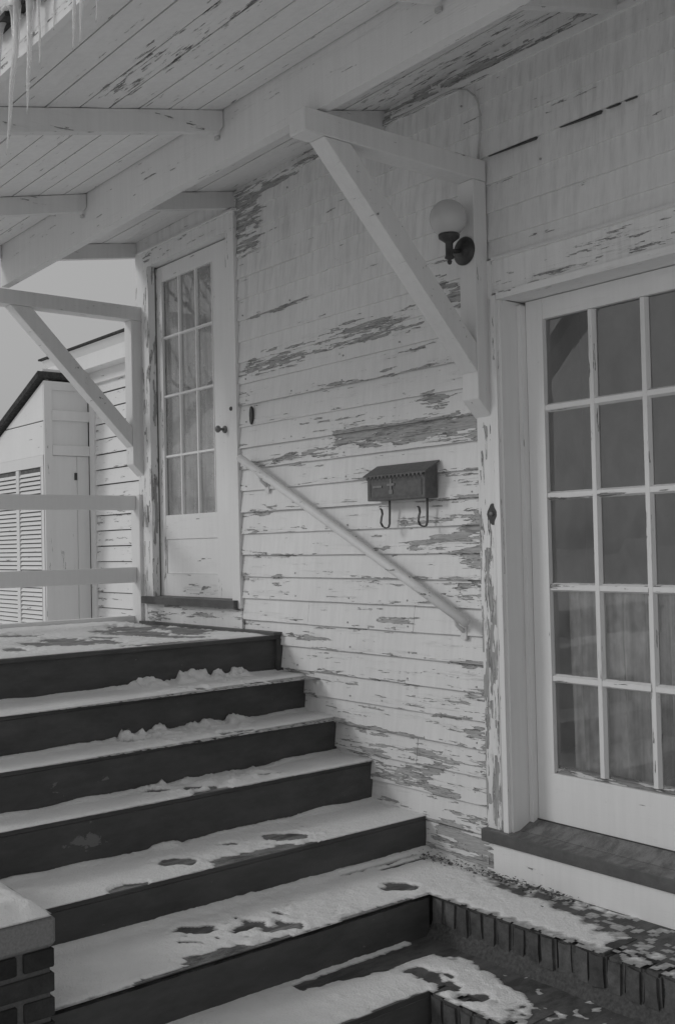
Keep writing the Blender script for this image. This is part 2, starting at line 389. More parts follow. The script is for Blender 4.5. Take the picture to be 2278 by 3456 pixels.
# sheathing behind everything, with the two door openings left out
bm = bmesh.new()
for a in ((XL+.01, -5.60, .021, .06, -1.66, 3.2), (-5.60, -4.742, .021, .06, 1.72, 3.2), (-5.60, -4.742, .021, .06, -1.66, -.335), (-4.742, -2.86, .021, .06, -1.66, 3.2),
          (-2.86, -1.42, .021, .06, 1.0, 3.2), (-2.86, -1.42, .021, .06, -1.66, -1.21), (-1.42, XR, .021, .06, -1.66, 3.2)): box(*a, bm=bm)
obj('sheathing', bm, M_wood_bare, wall)
def pboard(name, x0, x1, y0, y1, z0, z1, mat, par, pl=.2, soil=0., axis='z', du=.05, nv=3, pfun=None, label=None, wob=.0008):
    """painted flat board on the wall facing -Y with wear attributes"""
    if axis == 'z':
        f = lambda u, v: Vector((x0+(x1-x0)*v, y0+wob*noise.noise(Vector((u*4, v*2, x0*9))), u))
        pf = (lambda u, v: pfun(x0+(x1-x0)*v, u)) if pfun else (lambda u, v: pl+.1*noise.noise(Vector((u*3, v, x0*5))))
        bm = grid_board(z0, z1, 0, 1, du, nv, f, pf, lambda u, v: soil, thickf=Vector((0, y1-y0, 0)))
    else:
        f = lambda u, v: Vector((u, y0+wob*noise.noise(Vector((u*4, v*2, z0*9))), z0+(z1-z0)*v))
        pf = (lambda u, v: pfun(u, z0+(z1-z0)*v)) if pfun else (lambda u, v: pl+.1*noise.noise(Vector((u*3, v, z0*5))))
        bm = grid_board(x0, x1, 0, 1, du, nv, f, pf, lambda u, v: soil, thickf=Vector((0, y1-y0, 0)))
    return obj(name, bm, mat, par, label=label)
pboard('frieze_board', XM0, XR, -.018, .02, 1.862, 1.89, MP_x, wall, axis='x', du=.08, pfun=lambda x, z: .25+(.5 if x < -3.3 else 0))
pboard('frieze_board', XL, XR, -.006, .02, 1.891, 2.06, MP_x, wall, axis='x', du=.06, nv=4, soil=.15, pfun=lambda x, z: .35+(.5 if -3.5 < x < -2.2 and z < 1.95 else 0)+(.3 if x < -4 else 0))
pboard('header_board', XL, XM0+.0, -.010, .02, 1.812, 1.89, MP_x, wall, axis='x', du=.06, pl=.22, soil=.1)
pboard('corner_board', XL, -5.682, -.022, .02, -1.6, 1.811, MP_z, wall, du=.06, pfun=lambda x, z: .25+(.3 if z < .9 else 0))
bm = bmesh.new()
for z in CL:
    for x in [-4.60+.405*i for i in range(9)]:
        x += R_.uniform(-.012, .012)
        if (z < 1.1 and x > -2.97) or x > -1.6 or R_.random() < (.45 if z < .9 else .8): continue
        prism([(x+.0042*math.cos(t), z+.022+R_.uniform(-.0005, .0005)+.0042*math.sin(t)) for t in [math.pi*i/3 for i in range(6)]], 'y', -.0175, -.013, bm)
obj('nail_heads', bm, plain('rusty_nail', .38, .7, .2), wall, kind='stuff')
# side wall round the corner
bm = bmesh.new(); z = -1.6
while z < 3.1: prism([(.001, z), (6, z), (6, z+.12), (.001, z+.12)], 'x', XL, XL-.012, bm); z += .1134
obj('side_siding', bm, MP_x, wall, kind='stuff')
# upper wall above the porch roof
bm = bmesh.new(); z = 2.07
while z < 3.2: prism([(-.016, z), (.02, z), (.02, z+.12), (-.002, z+.12)], 'x', XL, XR, bm); z += .1134
obj('upper_siding', bm, MP_x, wall, kind='stuff')
# heavily flaked casing board beside the french door
def casp(x, z):
    t = .12
    if z < .47: t = .6
    if .12 < z < .40: t = .25
    if z < .12: t = .72
    if z < -.2: t = .80
    if z < -.55: t = .78
    return t+.34*noise.noise(Vector((x*20, z*4.5, 9)))
pboard('casing_board', -2.937, -2.842, -.024, .02, -1.146, 1.119, MP_cas, wall, du=.03, nv=5, pfun=casp, wob=.003)
pboard('casing_moulding', -2.841, -2.816, -.034, .02, -1.146, .972, MP_trim, wall, du=.1, nv=2, pl=.25)
bm = tube([(-2.845, -.027, z) for z in (-1.1, .4, .96)], .007, 6); obj('bead_moulding', bm, MP_trim, wall, True)
pboard('head_board', -2.842, XR, -.020, .02, .985, 1.119, MP_x, wall, axis='x', du=.08, pl=.30, soil=.12)
pboard('head_casing', -2.815, -1.36, -.030, .02, .955, .984, MP_trimx, wall, axis='x', du=.2, nv=1, pl=.2)
prism_drip = prism([(-.034, 1.112), (-.0, 1.112), (0, 1.128), (-.03, 1.124)], 'x', -2.835, XR); obj('drip_cap', prism_drip, MP_trimx, wall)
for (xa, xb_, xc, th) in ((-2.85, -2.64, -2.60, .010), (-2.49, -2.36, -2.30, .011), (-2.28, -2.24, -2.22, .004), (-2.20, -2.17, -2.15, .003)):
    obj('joint_shade', prism([(xa, 1.5405), (xb_, 1.5405), (xc, 1.5405+.000), (xc-.008, 1.5405-th*.75), (xb_-.03, 1.5405-th*.5)], 'y', -.0165, -.0045), M_iron, wall)  # thin dark slivers drawn as the shade under lifted board edges
obj('gap_shade', prism([(-4.806, .12), (-4.803, .12), (-4.785, -.283), (-4.818, -.283)], 'y', .0335, .0345), M_dark, wall)  # black wedge standing in for the shaded gap beside the door
# base boards
pboard('base_board', -3.312, -2.893, -.012, .02, -1.335, -1.19, MP_x, wall, axis='x', du=.03, nv=5, pfun=lambda x, z: peelf(x, z)+.1)
pboard('base_board', -2.892, XR, -.040, .02, -1.345, -1.196, MP_trimx, wall, axis='x', du=.05, nv=3, pl=.12, label='smooth white board under the grey door sill')
bm = box(-2.938, -1.36, .02, .06, -1.66, -1.19); obj('sheathing', bm, M_wood_bare, wall)

# ================================================================= FRENCH DOOR (right)
d2 = thing('french_door', 'white fifteen pane door behind the peeling casing board, sheer curtains inside', 'door', (-2.35, .1, -1.16))
DY = .11
GX = [-2.712, -2.482, -2.252, -2.022]      # centres of glass column borders on the door's own plane
sx0, sx1 = -2.80, -1.50
jm = box(-2.838, -2.806, -.016, DY+.05, -1.15, .954); obj('jamb', jm, MP_trim, d2)
obj('jamb', box(sx1+.01, sx1+.04, -.016, DY+.05, -1.15, .954), MP_trim, d2)
obj('head_jamb', box(-2.805, sx1+.009, -.014, DY+.05, .9575, .983), MP_trimx, d2)
obj('door_stop', box(-2.805, -2.785, DY-.03, DY+.03, -1.12, .94), MP_trim, d2)
# stiles, rails
cols = [(-2.700, -2.490), (-2.458, -2.258), (-2.226, -2.016), ]
zr = [.868, .520, .172, -.188, -.545, -.893]
obj('stile', box(-2.783, -2.700, DY, DY+.04, -1.105, .954), MP_trim, d2)
obj('stile', box(-2.016, -1.90, DY, DY+.04, -1.105, .954), MP_trim, d2)
obj('stile', box(-1.895, -1.60, DY, DY+.04, -1.105, .954), MP_trim, d2)
obj('top_rail', box(-2.699, -2.017, DY+.001, DY+.039, .872, .954), MP_trimx, d2)
obj('bottom_rail', box(-2.699, -2.017, DY-.002, DY+.039, -1.105, -.915), MP_trimx, d2)
def muntin(cx, a, b, vert, w, par, y, mat=None):
    """bevelled glazing bar: flat nose and sloping sides"""
    n_ = w*.28; h = .016
    prof = [(-w/2, h), (-n_, 0), (n_, 0), (w/2, h), (w/2, h+.01), (-w/2, h+.01)]
    bm = bmesh.new()
    if vert: bm = prism([(cx+p[0], y+p[1]) for p in prof], 'z', a, b)
    else: bm = prism([(y+p[1], cx+p[0]) for p in prof], 'x', a, b)
    return obj('muntin', bm, mat or (MP_mz if vert else MP_mx), par)
MP_mx = paint_mat('paint_sash_level', 'x', .80, .34, .42, .03)
MP_mz = paint_mat('paint_sash_upright', 'z', .80, .34, .40, .03)
for cx in (-2.474, -2.242): muntin(cx, -.90, .87, True, .033, d2, DY+.004)
for zc in (.520, .172, -.188, -.545):
    for a, b in cols: muntin(zc, a-.006, b+.006, False, .034, d2, DY+.005)
# ragged old glazing putty along the bottom edge
prism([(DY+.012, -.914), (DY+.03, -.914), (DY+.03, -.888)], 'x', -2.699, -2.017, bm := bmesh.new()); obj('glazing_putty', bm, paint_mat('old_putty', 'x', .6, .26, .9, .05), d2)
for i, (a, b) in enumerate(cols):
    for j in range(5):
        bm = bmesh.new(); t = [R_.uniform(-.0012, .0012) for _ in range(4)]
        vsx = [bm.verts.new(p) for p in ((a-.006, DY+.022+t[0], zr[j+1]), (b+.006, DY+.022+t[1], zr[j+1]), (b+.006, DY+.022+t[2], zr[j]), (a-.006, DY+.022+t[3], zr[j]))]
        bm.faces.new(vsx)
        obj('pane', bm, M_glass, d2)
# sill
def pr(poly, x0, x1): return prism(poly, 'x', x0, x1)
obj('sill', pr([(-.055, -1.146), (-.055, -1.194), (-.041, -1.196), (.021, -1.197), (.021, -1.141)], -2.945, XR-1.9), M_sill, d2, bevel=.003)
obj('groove_shade', box(-2.79, -1.9, DY-.008, DY-.001, -1.1075, -1.1045), M_iron, d2)  # solid dark strip standing in for the shade of a threshold groove
obj('threshold', pr([(.0215, -1.141), (.0215, -1.19), (.16, -1.19), (.16, -1.106), (.10, -1.108)], -2.8375, XR-2.2), M_sill, d2)

bm = bmesh.new(); n_ = 30
top = [bm.verts.new((-2.50+.30*i/n_, .035+.012*(i/n_)+.010*math.sin(math.pi*(i/n_)**1.5), -1.1385)) for i in range(n_+1)]
bot = [bm.verts.new((-2.50+.30*i/n_, .035+.012*(i/n_)-.008*math.sin(math.pi*(i/n_)**1.5), -1.1395)) for i in range(n_+1)]
for i in range(n_): bm.faces.new((bot[i], bot[i+1], top[i+1], top[i]))
tag(obj('snow_streak', bm, M_snow), 'thin pale streak of snow on the grey sill of the french door', 'snow', kind='stuff')
# ================================================================= LEFT DOOR
d1 = thing('glazed_door', 'tall narrow white door with twelve small panes at the top of the steps', 'door', (-5.2, .03, -.30))
Y1 = .03
def q(x, z): return at(x, z, Y1)
pboard('side_casing', -5.681, -5.600, -.026, .02, -.29, 1.70, MP_cas, d1, du=.04, nv=3, pfun=lambda x, z: .10+(.32 if z < .9 else .1)+(.45 if x > -5.635 and z < 1.75 else 0)*(.5+.9*noise.noise(Vector((2, z*4, 1)))))
pboard('side_casing', -4.742, -4.667, -.028, .02, -.33, 1.70, MP_trim, d1, du=.1, pl=.1)
pboard('head_casing', -5.682, -4.667, -.027, .02, 1.70, 1.792, MP_trimx, d1, axis='x', du=.1, pl=.12, soil=.1)
obj('drip_cap', prism([(-.045, 1.793), (.0, 1.793), (.0, 1.811), (-.04, 1.805)], 'x', -5.70, -4.655), MP_trimx, d1)
obj('head_jamb', box(-5.599, -4.743, -.01, .09, 1.701, 1.72), MP_trimx, d1)
obj('jamb', box(-4.7715, -4.744, .035, .10, -.29, 1.70), MP_trim, d1)
obj('jamb', box(-5.62, -5.601, .0, .09, -.29, 1.70), MP_trim, d1)
xs = [q(v, 0)[0] for v in (-5.560, -5.482, -4.925, -4.776)]
zt = q(0, 1.675)[1]; zb = -.283
gz = [q(0, v)[1] for v in (1.585, 1.249, .898, .541, .194)]
obj('stile', box(xs[0]-.02, xs[1], Y1, Y1+.035, zb, zt), paint_mat('paint_worn_stile', 'z', .78, .30, .35, .04), d1)
obj('stile', box(xs[2], xs[3], Y1, Y1+.035, zb, zt), MP_trim, d1)
obj('top_rail', box(xs[1]+.001, xs[2]-.001, Y1+.001, Y1+.034, gz[0], zt), MP_trimx, d1)
obj('middle_rail', box(xs[1]+.001, xs[2]-.001, Y1+.001, Y1+.034, .052, gz[4]-.001), MP_trimx, d1)
obj('panel', box(xs[1]+.001, xs[2]-.001, Y1+.008, Y1+.03, -.151, .051), MP_trimx, d1)
obj('bottom_rail', box(xs[1]+.001, xs[2]-.001, Y1+.001, Y1+.034, zb, -.152), paint_mat('paint_kick_rail', 'x', .80, .32, .38, .04), d1)
for a, b in ((xs[1], xs[1]+.006), (xs[2]-.006, xs[2])): obj('glass_stop', box(a, b, Y1-.004, Y1+.012, gz[4], gz[0]), MP_trim, d1)
cx = [q(-5.296, 0)[0], q(-5.112, 0)[0]]
for c in cx: muntin(c, gz[4], gz[0], True, .020, d1, Y1+.003, MP_trim)
ed = [xs[1], cx[0]-.0, cx[1], xs[2]]
for zc in gz[1:4]:
    for a, b in zip(ed, ed[1:]): muntin(zc, a+.004, b-.004, False, .020, d1, Y1+.004, MP_trimx)
for a, b in zip(ed, ed[1:]):
    for j in range(4):
        bm = bmesh.new(); t = [R_.uniform(-.0006, .0006) for _ in range(4)]
        bm.faces.new([bm.verts.new(p) for p in ((a, Y1+.017+t[0], gz[j+1]), (b, Y1+.017+t[1], gz[j+1]), (b, Y1+.017+t[2], gz[j]), (a, Y1+.017+t[3], gz[j]))]); obj('pane', bm, M_glass_hazed, d1)
kx = -4.868; kz = .645
kb = obj('knob', lathe([(.0, -.062), (.012, -.060), (.019, -.052), (.0195, -.044), (.013, -.036), (.007, -.030), (.007, -.012)], (kx, Y1, kz), 'y', 20), M_brass, d1, True)
obj('rose', lathe([(.007, -.012), (.019, -.009), (.021, -.001)], (kx, Y1, kz), 'y', 20), M_brass, kb, True)
obj('latch', box(-4.787, -4.755, Y1-.022, Y1+.0, .615, .668), M_iron, d1, bevel=.004)
obj('keyhole_plate', lathe([(0, -.034), (.010, -.034), (.012, -.028)], (-4.718, .0, .739), 'y', 12), M_iron, d1)
obj('door_sill', pr([(-.055, -.288), (-.055, -.330), (.021, -.333), (.10, -.333), (.10, -.284), (.03, -.284)], -5.70, -4.69), M_sill, d1)
pboard('kick_board', -5.69, -4.667, -.020, .02, -.436, -.334, MP_x, d1, axis='x', du=.06, nv=3, pl=.5)
obj('ledger_board', pr([(-.060, -.436), (-.060, -.452), (.02, -.452), (.02, -.437)], -5.72, -4.325), M_sill, d1)
# rooms behind the doors
for nm, a in (('porch_room', (-5.745, -4.4, .075, 1.5, -.5, 2.0)), ('front_room', (-3.9, -.8, .20, 1.9, -1.2, 1.5))):
    bm = box(*a)
    bm.faces.ensure_lookup_table()
    bmesh.ops.delete(bm, geom=[f for f in bm.faces if abs(f.calc_center_median().y-a[2]) < 1e-4], context='FACES')
    r_ = struct('interior_wall', bm, M_room)
def curtain(x0, x1, y, z0, z1, label, folds, amp=.018, seed=0):
    bm = bmesh.new(); nx = int((x1-x0)/.006); rows = []
    for i in range(nx+1):
        u = i/nx; ph = noise.noise(Vector((u*folds*.6, seed, 1)))*2.2
        col = []
        for k in range(9):
            v = k/8
            yy = y+amp*(.35+.65*(1-v))*math.sin(2*math.pi*folds*u+ph)+.006*noise.noise(Vector((u*20, v*3, seed)))
            col.append(bm.verts.new((x0+(x1-x0)*(u+.012*math.sin(3*v+seed)*(1-u)), yy, z0+(z1-z0)*v)))
        rows.append(col)
    for A, B in zip(rows, rows[1:]):
        for k in range(8): bm.faces.new((A[k], B[k], B[k+1], A[k+1]))
    return tag(obj('curtain', bm, M_curt, None, True), label, 'curtain')
curtain(-2.645, -1.95, .172, -1.08, -.17, 'sheer half curtain in deep folds behind the lower panes of the french door', 7, .032, 2)
curtain(-5.585, -4.88, .085, .10, .93, 'pale lace curtain behind the lower panes of the narrow upper door', 4, .012, 5)
curtain(-5.80, -4.88, .095, .95, 1.7, 'pale drawn blind cloth behind the upper panes of the narrow door', 2, .004, 8)

# ================================================================= PORCH ROOF
roof = thing('porch_roof', 'white board ceiled shed roof of the porch with exposed rafters', 'roof', (-3, 0, 1.93))
RX0, RX1, YE = -5.80, .9, -1.877
def zc_(x, y): return 1.93+.23*y+.0235*(x+3.9)*max(0, 1+y/.86)
ys = [YE+.012, -1.737, -1.606, -1.475, -1.360, -1.234, -1.107, -.980, -.864, -.74, -.615, -.49, -.365, -.24, -.115, .018]
def ceilpeel(x, y):
    p = .02
    if -3.45 < x < -2.55 and -1.50 < y < -1.35: p = .48 if x < -2.8 else .38
    if -2.9 < x < -2.3 and -1.38 < y < -1.33: p = .6
    if y > -.2 and x > -3.9: p = .45
    if y > -.35 and x > -3.6: p = max(p, .25)
    return p+.1*noise.noise(Vector((x*2, y*5, 0)))
for k, (a, b) in enumerate(zip(ys, ys[1:])):
    j = R_.uniform(-.0015, .0015); tw = R_.uniform(-.0015, .0015)
    g_ = .0028 if k > 4 else .0036
    def f(u, v, a=a, b=b, j=j, tw=tw, g_=g_):
        y = (a+g_)+(b-a-2*g_)*v
        return Vector((u, y, zc_(u, y)+j+tw*(v-.5)*2+.0015*noise.noise(Vector((u*1.3, a*9, 2)))))
    bm = grid_board(RX0, RX1, 0, 1, .12 if k in (3, 4, 14, 13) else .35, 3, f, lambda u, v, a=a, b=b: ceilpeel(u, a+(b-a)*v), thickf=Vector((0, 0, .014)))
    obj('ceiling_board', bm, MP_ceil, roof)
bm = bmesh.new()   # roof deck above the boards, shingles, snow
def slab(t0, t1, y0, y1, x0, x1, bm=None):
    return prism([(y0, 1.93+.23*y0+t0), (y1, 1.93+.23*y1+t0), (y1, 1.93+.23*y1+t1), (y0, 1.93+.23*y0+t1)], 'x', x0, x1, bm)
obj('roof_deck', prism([(YE, 1.93+.23*YE+.09), (0, 2.075), (0, 2.10), (YE, 1.93+.23*YE+.115)], 'x', RX0, RX1), M_wood_bare, roof)
# joists
MP_joist = paint_mat('paint_rafter', 'y', .74, .32, .10, .06)
for xj in (-5.758, -4.684, -3.469, -2.22, -1.0, .2):
    for (ya, yb) in ((YE+.03, -.866), (-.815, -.006)):
        z0, z1 = zc_(xj, ya), zc_(xj, yb)
        d = .088
        poly = [(ya, z0-.003), (ya, z0-d), (yb-(.02 if yb < -.5 else 0), z1-d-.003), (yb, z1-d+.02), (yb, z1-.003)]
        obj('rafter', prism(poly, 'x', xj-.042, xj), MP_joist, roof)
    obj('nail_block', box(xj-.05, xj-.028, -.876, -.8645, zc_(xj, -.87)-.108, zc_(xj, -.87)-.094), M_cable, roof)
# beam (slightly sagging towards the far end)
def zb_(x): return 1.530+.010*(x+2.86)
bm = bmesh.new(); N_ = 24; lp = bm.verts.layers.float.new('peel')
rows = []
for i in range(N_+1):
    x = RX0+.02+(RX1-RX0-.03)*i/N_; dz = .003*math.sin(x*1.3)
    rows.append([bm.verts.new(p) for p in ((x, -.862, zb_(x)+dz), (x, -.862, zc_(x, -.862)-.002), (x, -.818, zc_(x, -.818)-.002), (x, -.818, zb_(x)+dz))])
for A, B in zip(rows, rows[1:]):
    for k in range(4): bm.faces.new((A[k], A[(k+1) % 4], B[(k+1) % 4], B[k]))
bm.faces.new(rows[0][::-1]); bm.faces.new(rows[-1])
obj('beam', bm, MP_beam, roof)
# fascia, shingle edge
pboard('fascia', RX0, RX1, YE-.001, YE+.022, 1.497, 1.650, paint_mat('paint_fascia', 'x', .80, .30, .18, .04), roof, axis='x', du=.15, pl=.05)
bm = bmesh.new(); x = RX0
while x < RX1:
    w = R_.uniform(.10, .17); e = R_.uniform(.028, .052)
    y0 = YE-e; prism([(y0, 1.93+.23*y0+.118+R_.uniform(-.006, .006)), (-.02, 2.04), (-.02, 2.05), (y0, 1.93+.23*y0+.133+R_.uniform(0, .006))], 'x', x, x+w-.004, bm); x += w
for v in bm.verts: pass
obj('shingle', bm, M_shingle, roof, kind='stuff')

# ================================================================= BRACKETS
def make_bracket(loc, label):
    t = thing('roof_bracket', label, 'bracket', loc, 'timber brackets carrying the porch roof beam')
    X = loc[0]; Z = loc[2]
    obj('post', prism([(-.092, Z+1.439), (-.019, Z+1.439), (-.019, Z+.492), (-.092, Z+.564)], 'x', X-.088, X), MP_post, t, bevel=.003)
    obj('arm', prism([(-.018, Z+1.440), (-.93, Z+1.440), (-.93, Z+1.524), (-.018, Z+1.524)], 'x', X-.089, X+.001), MP_y, t, bevel=.003)
    obj('brace', prism([(-.844, Z+1.439), (-.719, Z+1.439), (-.093, Z+.785), (-.093, Z+.668)], 'x', X-.086, X-.002), MP_beam, t, bevel=.003)
    return t
b1 = make_bracket((-2.861, 0, 0), 'nearer white timber bracket, its post beside the globe lamp')
def copy_tree(o, loc, label):
    r = o.copy(); COL.objects.link(r); r.location = loc; r['label'] = label
    for c in o.children:
        d = c.copy(); COL.objects.link(d); d.parent = r
        for e in c.children:
            g = e.copy(); COL.objects.link(g); g.parent = d
    return r
b2 = copy_tree(b1, (-5.695, 0, -.052), 'farther white timber bracket standing against the sky above the railing')

# ================================================================= STEPS AND DECK
steps = thing('porch_steps', 'dark painted wooden steps with snow lying on the treads', 'steps', (-3.6, -1, -1.475))
# level, front x at the wall, front x at y=-1.6
LV = [(-.452, -4.35, -4.35), (-.643, -4.146, -4.030), (-.817, -3.912, -3.83), (-.986, -3.657, -3.646), (-1.169, -3.304, -3.304), (-1.318, -2.905, -2.905), (-1.475, -2.55, -2.55)]
def xf(k, y): z, a, b = LV[k]; return a+(b-a)*min(1.25, -y/1.6)
YW = -2.35
ENDS = {0: (-.012, YW-.7), 1: (-.006, -1.895), 2: (-.005, -1.895), 3: (-.004, -1.895), 4: (-.006, -1.895), 5: (-.386, -1.895), 6: (-.74, -3.4)}
CHIP = {4-1: [(-1.42, -1.077, .09, .035, 1.2), (-1.32, -1.03, .02, .02, .9)], 2: [(-1.45, -.90, .03, .015, .9), (-1.24, -.90, .03, .015, .9)], 0: [(-.55, -.55, .15, .02, .35)], 5: [(-.6, -1.4, .05, .05, .2)], 6: [], 1: [], 4: []}
def riser(k, z0, z1):
    y0, y1 = ENDS[k]; n = 60; bm = bmesh.new(); lc = bm.verts.layers.float.new('chip'); rows = []
    for i in range(n+1):
        y = y0+(y1-y0)*i/n; col = []
        for j in range(5):
            z = z0+(z1-z0)*j/4; x = xf(k, y)+.0012*noise.noise(Vector((y*4, z*9, k)))
            v = bm.verts.new((x, y, z)); c = 0
            for cy, cz, ry, rz, s in CHIP.get(k, []):
                d = math.hypot((y-cy)/ry, (z-cz)/rz); c = max(c, s*max(0, 1.3-d))
            v[lc] = min(1, c); col.append(v)
        for j in (0, 1): pass
        rows.append(col)
    for A, B in zip(rows, rows[1:]):
        for j in range(4): bm.faces.new((A[j], B[j], B[j+1], A[j+1]))
    # back and ends
    bk = [[bm.verts.new((xf(k, y0+(y1-y0)*i/n)-.022, y0+(y1-y0)*i/n, z)) for z in (z0, z1)] for i in (0, n)]
    bm.faces.new([rows[0][j] for j in range(5)]+[bk[0][1], bk[0][0]]); bm.faces.new([rows[n][j] for j in range(5)]+[bk[1][1], bk[1][0]])
    bm.faces.new((bk[0][0], bk[0][1], bk[1][1], bk[1][0]))
    bm.faces.new([rows[i][4] for i in range(n+1)]+[bk[1][1], bk[0][1]]); bm.faces.new([rows[i][0] for i in range(n+1)]+[bk[1][0], bk[0][0]])
    return bm
for k in range(7):
    zt_, zb2 = LV[k][0], (LV[k+1][0] if k < 6 else -1.66)
    obj('riser', riser(k, zb2+.0015, zt_-.0185 if k else zt_-.020), M_riser, steps)
for k in range(1, 5):
    z = LV[k][0]; y0, y1 = ENDS[k]
    poly = [(xf(k, y0)+.0015, y0), (xf(k, y1)+.0015, y1), (xf(k-1, y1)-.02, y1), (xf(k-1, y0)-.02, y0)]
    obj('tread', prism(poly, 'z', z-.018, z), M_tread, steps, bevel=.003)
obj('end_trim', box(-4.350, -4.328, -.040, -.004, -.64, -.470), M_riser, steps, label='narrow upright trim at the wall end of the top riser')
# deck boards run away from the steps
yb = -.012; 
deckt = thing('porch_deck', 'snow dusted grey board deck outside the upper door', 'deck', (-5.1, -1.2, -.47))
while yb > YW-.7:
    w = .085; obj('deck_board', box(-5.86, -4.3555, yb-w+.003, yb, -.470+R_.uniform(-.001, .001), -.452), M_deck, deckt); yb -= w
obj('nosing', box(-4.355, -4.331, YW-.7, -.012, -.4725, -.4512), M_riser, deckt, bevel=.004)
obj('skirt', box(-5.84, -5.82, YW-.7, -.01, -1.66, -.472), M_riser, deckt)
# landings
struct('landing', prism([(-3.32, -.003), (XR, -.003), (XR, -.30), (-2.93, -.30), (-2.93, -1.895), (-3.32, -1.895)], 'z', -1.45, -1.3195), M_pave)
obj('tread', box(-2.99, -2.899, -1.895, -.3865, -1.3215, -1.318), M_tread, steps, bevel=.001)
struct('lower_landing', prism([(-2.926, -1.9), (-2.552, -3.4), (-2.552, -.66), (XR, -.66), (XR, -.301), (-2.926, -.301)][:0] or [(-2.927, -3.4), (-2.552, -3.4), (-2.552, -.66), (XR, -.66), (XR, -.302), (-2.927, -.302)], 'z', -1.60, -1.475), M_pave)
struct('ground', box(-120, 120, -160, 120, -1.9, -1.66), M_ground)

# rowlock brick edging: every brick its own piece
def brick_mesh(w, d, h, seed):
    bm = box(-w/2, w/2, 0, d, 0, h); bmesh.ops.recalc_face_normals(bm, faces=bm.faces[:])
    bmesh.ops.bevel(bm, geom=bm.edges[:], offset=.010, segments=2, affect='EDGES')
    bmesh.ops.subdivide_edges(bm, edges=[e_ for e_ in bm.edges if e_.calc_length() > .03], cuts=1, use_grid_fill=True)
    for v in bm.verts: v.co += Vector([.0055*noise.noise(v.co*22+Vector((seed*7+i*3, 0, 0))) for i in range(3)])
    me = bpy.data.meshes.new('brick'); bm.to_mesh(me); bm.free()
    return me
def edging(label, x0, y, ztop, x1, deg=0.):
    e = thing('brick_edging', label, 'kerb', (x0, y, ztop-.16))
    MB_ = [brick_mesh(.0655, .20, .122, s) for s in range(7)]
    for m_ in MB_: m_.materials.append(M_brick)
    x = x0+.032
    while x < x1:
        o = bpy.data.objects.new('brick', MB_[R_.randrange(7)]); COL.objects.link(o); o.parent = e
        o.location = (x-x0, R_.uniform(-.007, .007), .16-.122+R_.uniform(-.003, .0015))
        o.rotation_euler = (R_.uniform(-.04, .04), R_.uniform(-.03, .03), R_.uniform(-.04, .04)); o.scale = (R_.uniform(.97, 1.05), 1, R_.uniform(.94, 1.0))
        x += .0665
    m_ = grid_board(x0, x1, 0, 1, .05, 2, lambda u, v: Vector((u, y+.010-.035*(1-v)+.012*noise.noise(Vector((u*9, v*5, 3))), ztop-.157+.055*v)), lambda u, v: 0, thickf=Vector((0, .1, 0)))
    obj('mortar_bed', m_, M_mortar_dark, e)
    obj('mortar_core', box(x0, x1, y+.013, y+.18, ztop-.15, ztop-.012), M_mortar_dark, e)
    return e
M_mortar_dark = plain('dirty_mortar', .095, .95, .1, .35, 90, .004)
edging('upright brick edging of the snowy landing below the french door sill', -2.900, -.386, -1.318, XR)
edging('lower upright brick edging at the foot of the photo, corner half under snow', -2.548, -.740, -1.475, XR)

# ================================================================= BRICK PIER
pier = thing('brick_pier', 'low dark brick pier with concrete cap under fresh snow', 'pier', (-3.2, -2.15, -1.66))
px0, px1, py0, py1 = -3.62, -2.80, -2.42, -1.912
obj('cap', box(px0-.01, px1+.0, py0-.01, py1+.002, -1.100, -1.013), M_conc, pier, bevel=.012)
obj('mortar_core', box(px0+.012, px1-.014, py0+.012, py1-.014, -1.66, -1.10), M_mortar, pier)
def brick_box(x0, x1, y0, y1, z0, z1): 
    bm = box(x0, x1, y0, y1, z0, z1); return obj('brick', bm, M_brick_dark, pier, bevel=.003)
zc2 = -1.103; crs = 0
while zc2 > -1.65:
    h = .052
    ya = py1-.004
    first = .088 if crs % 2 == 0 else .195
    while ya > py0+.03:
        yb2 = max(py0+.004, ya-first); brick_box(px1-.10, px1-.004, yb2, ya, zc2-h, zc2); ya = yb2-(.020 if crs % 2 == 0 else .016); first = .195
    xa = px1-.112; first = .195 if crs % 2 == 0 else .088
    while xa > px0+.03:
        xb2 = max(px0+.004, xa-first); brick_box(xb2, xa, py1-.10, py1-.004, zc2-h, zc2); xa = xb2-.014; first = .195
    zc2 -= h+.0155; crs += 1

# ================================================================= SNOW
def sstep(a, b, x): t = max(0, min(1, (x-a)/(b-a))); return t*t*(3-2*t)
def fb(x, y, s, o=4): return noise.fractal(Vector((x*s, y*s, s*.7)), .9, 2.1, o)
def snow(name_label, x0, x1, y0, y1, z0, hf, res=.009):
    bm = bmesh.new(); lt = bm.verts.layers.float.new('thick'); nx = int((x1-x0)/res); ny = int((y1-y0)/res); g = []
    for i in range(nx+1):
        col = []
        for j in range(ny+1):
            x = x0+(x1-x0)*i/nx; y = y0+(y1-y0)*j/ny; h = hf(x, y)
            v = bm.verts.new((x, y, z0+max(h, -.0012))); v[lt] = max(0, min(1, h/.0055)); col.append(v)
        g.append(col)
    for i in range(nx):
        for j in range(ny):
            q4 = (g[i][j], g[i+1][j], g[i+1][j+1], g[i][j+1])
            if any(v.co.z > z0 for v in q4): bm.faces.new(q4)
    bmesh.ops.delete(bm, geom=[v for v in bm.verts if not v.link_faces], context='VERTS')
    o = obj('snow', bm, M_snow, None, True)
    return tag(o, name_label, 'snow', kind='stuff')
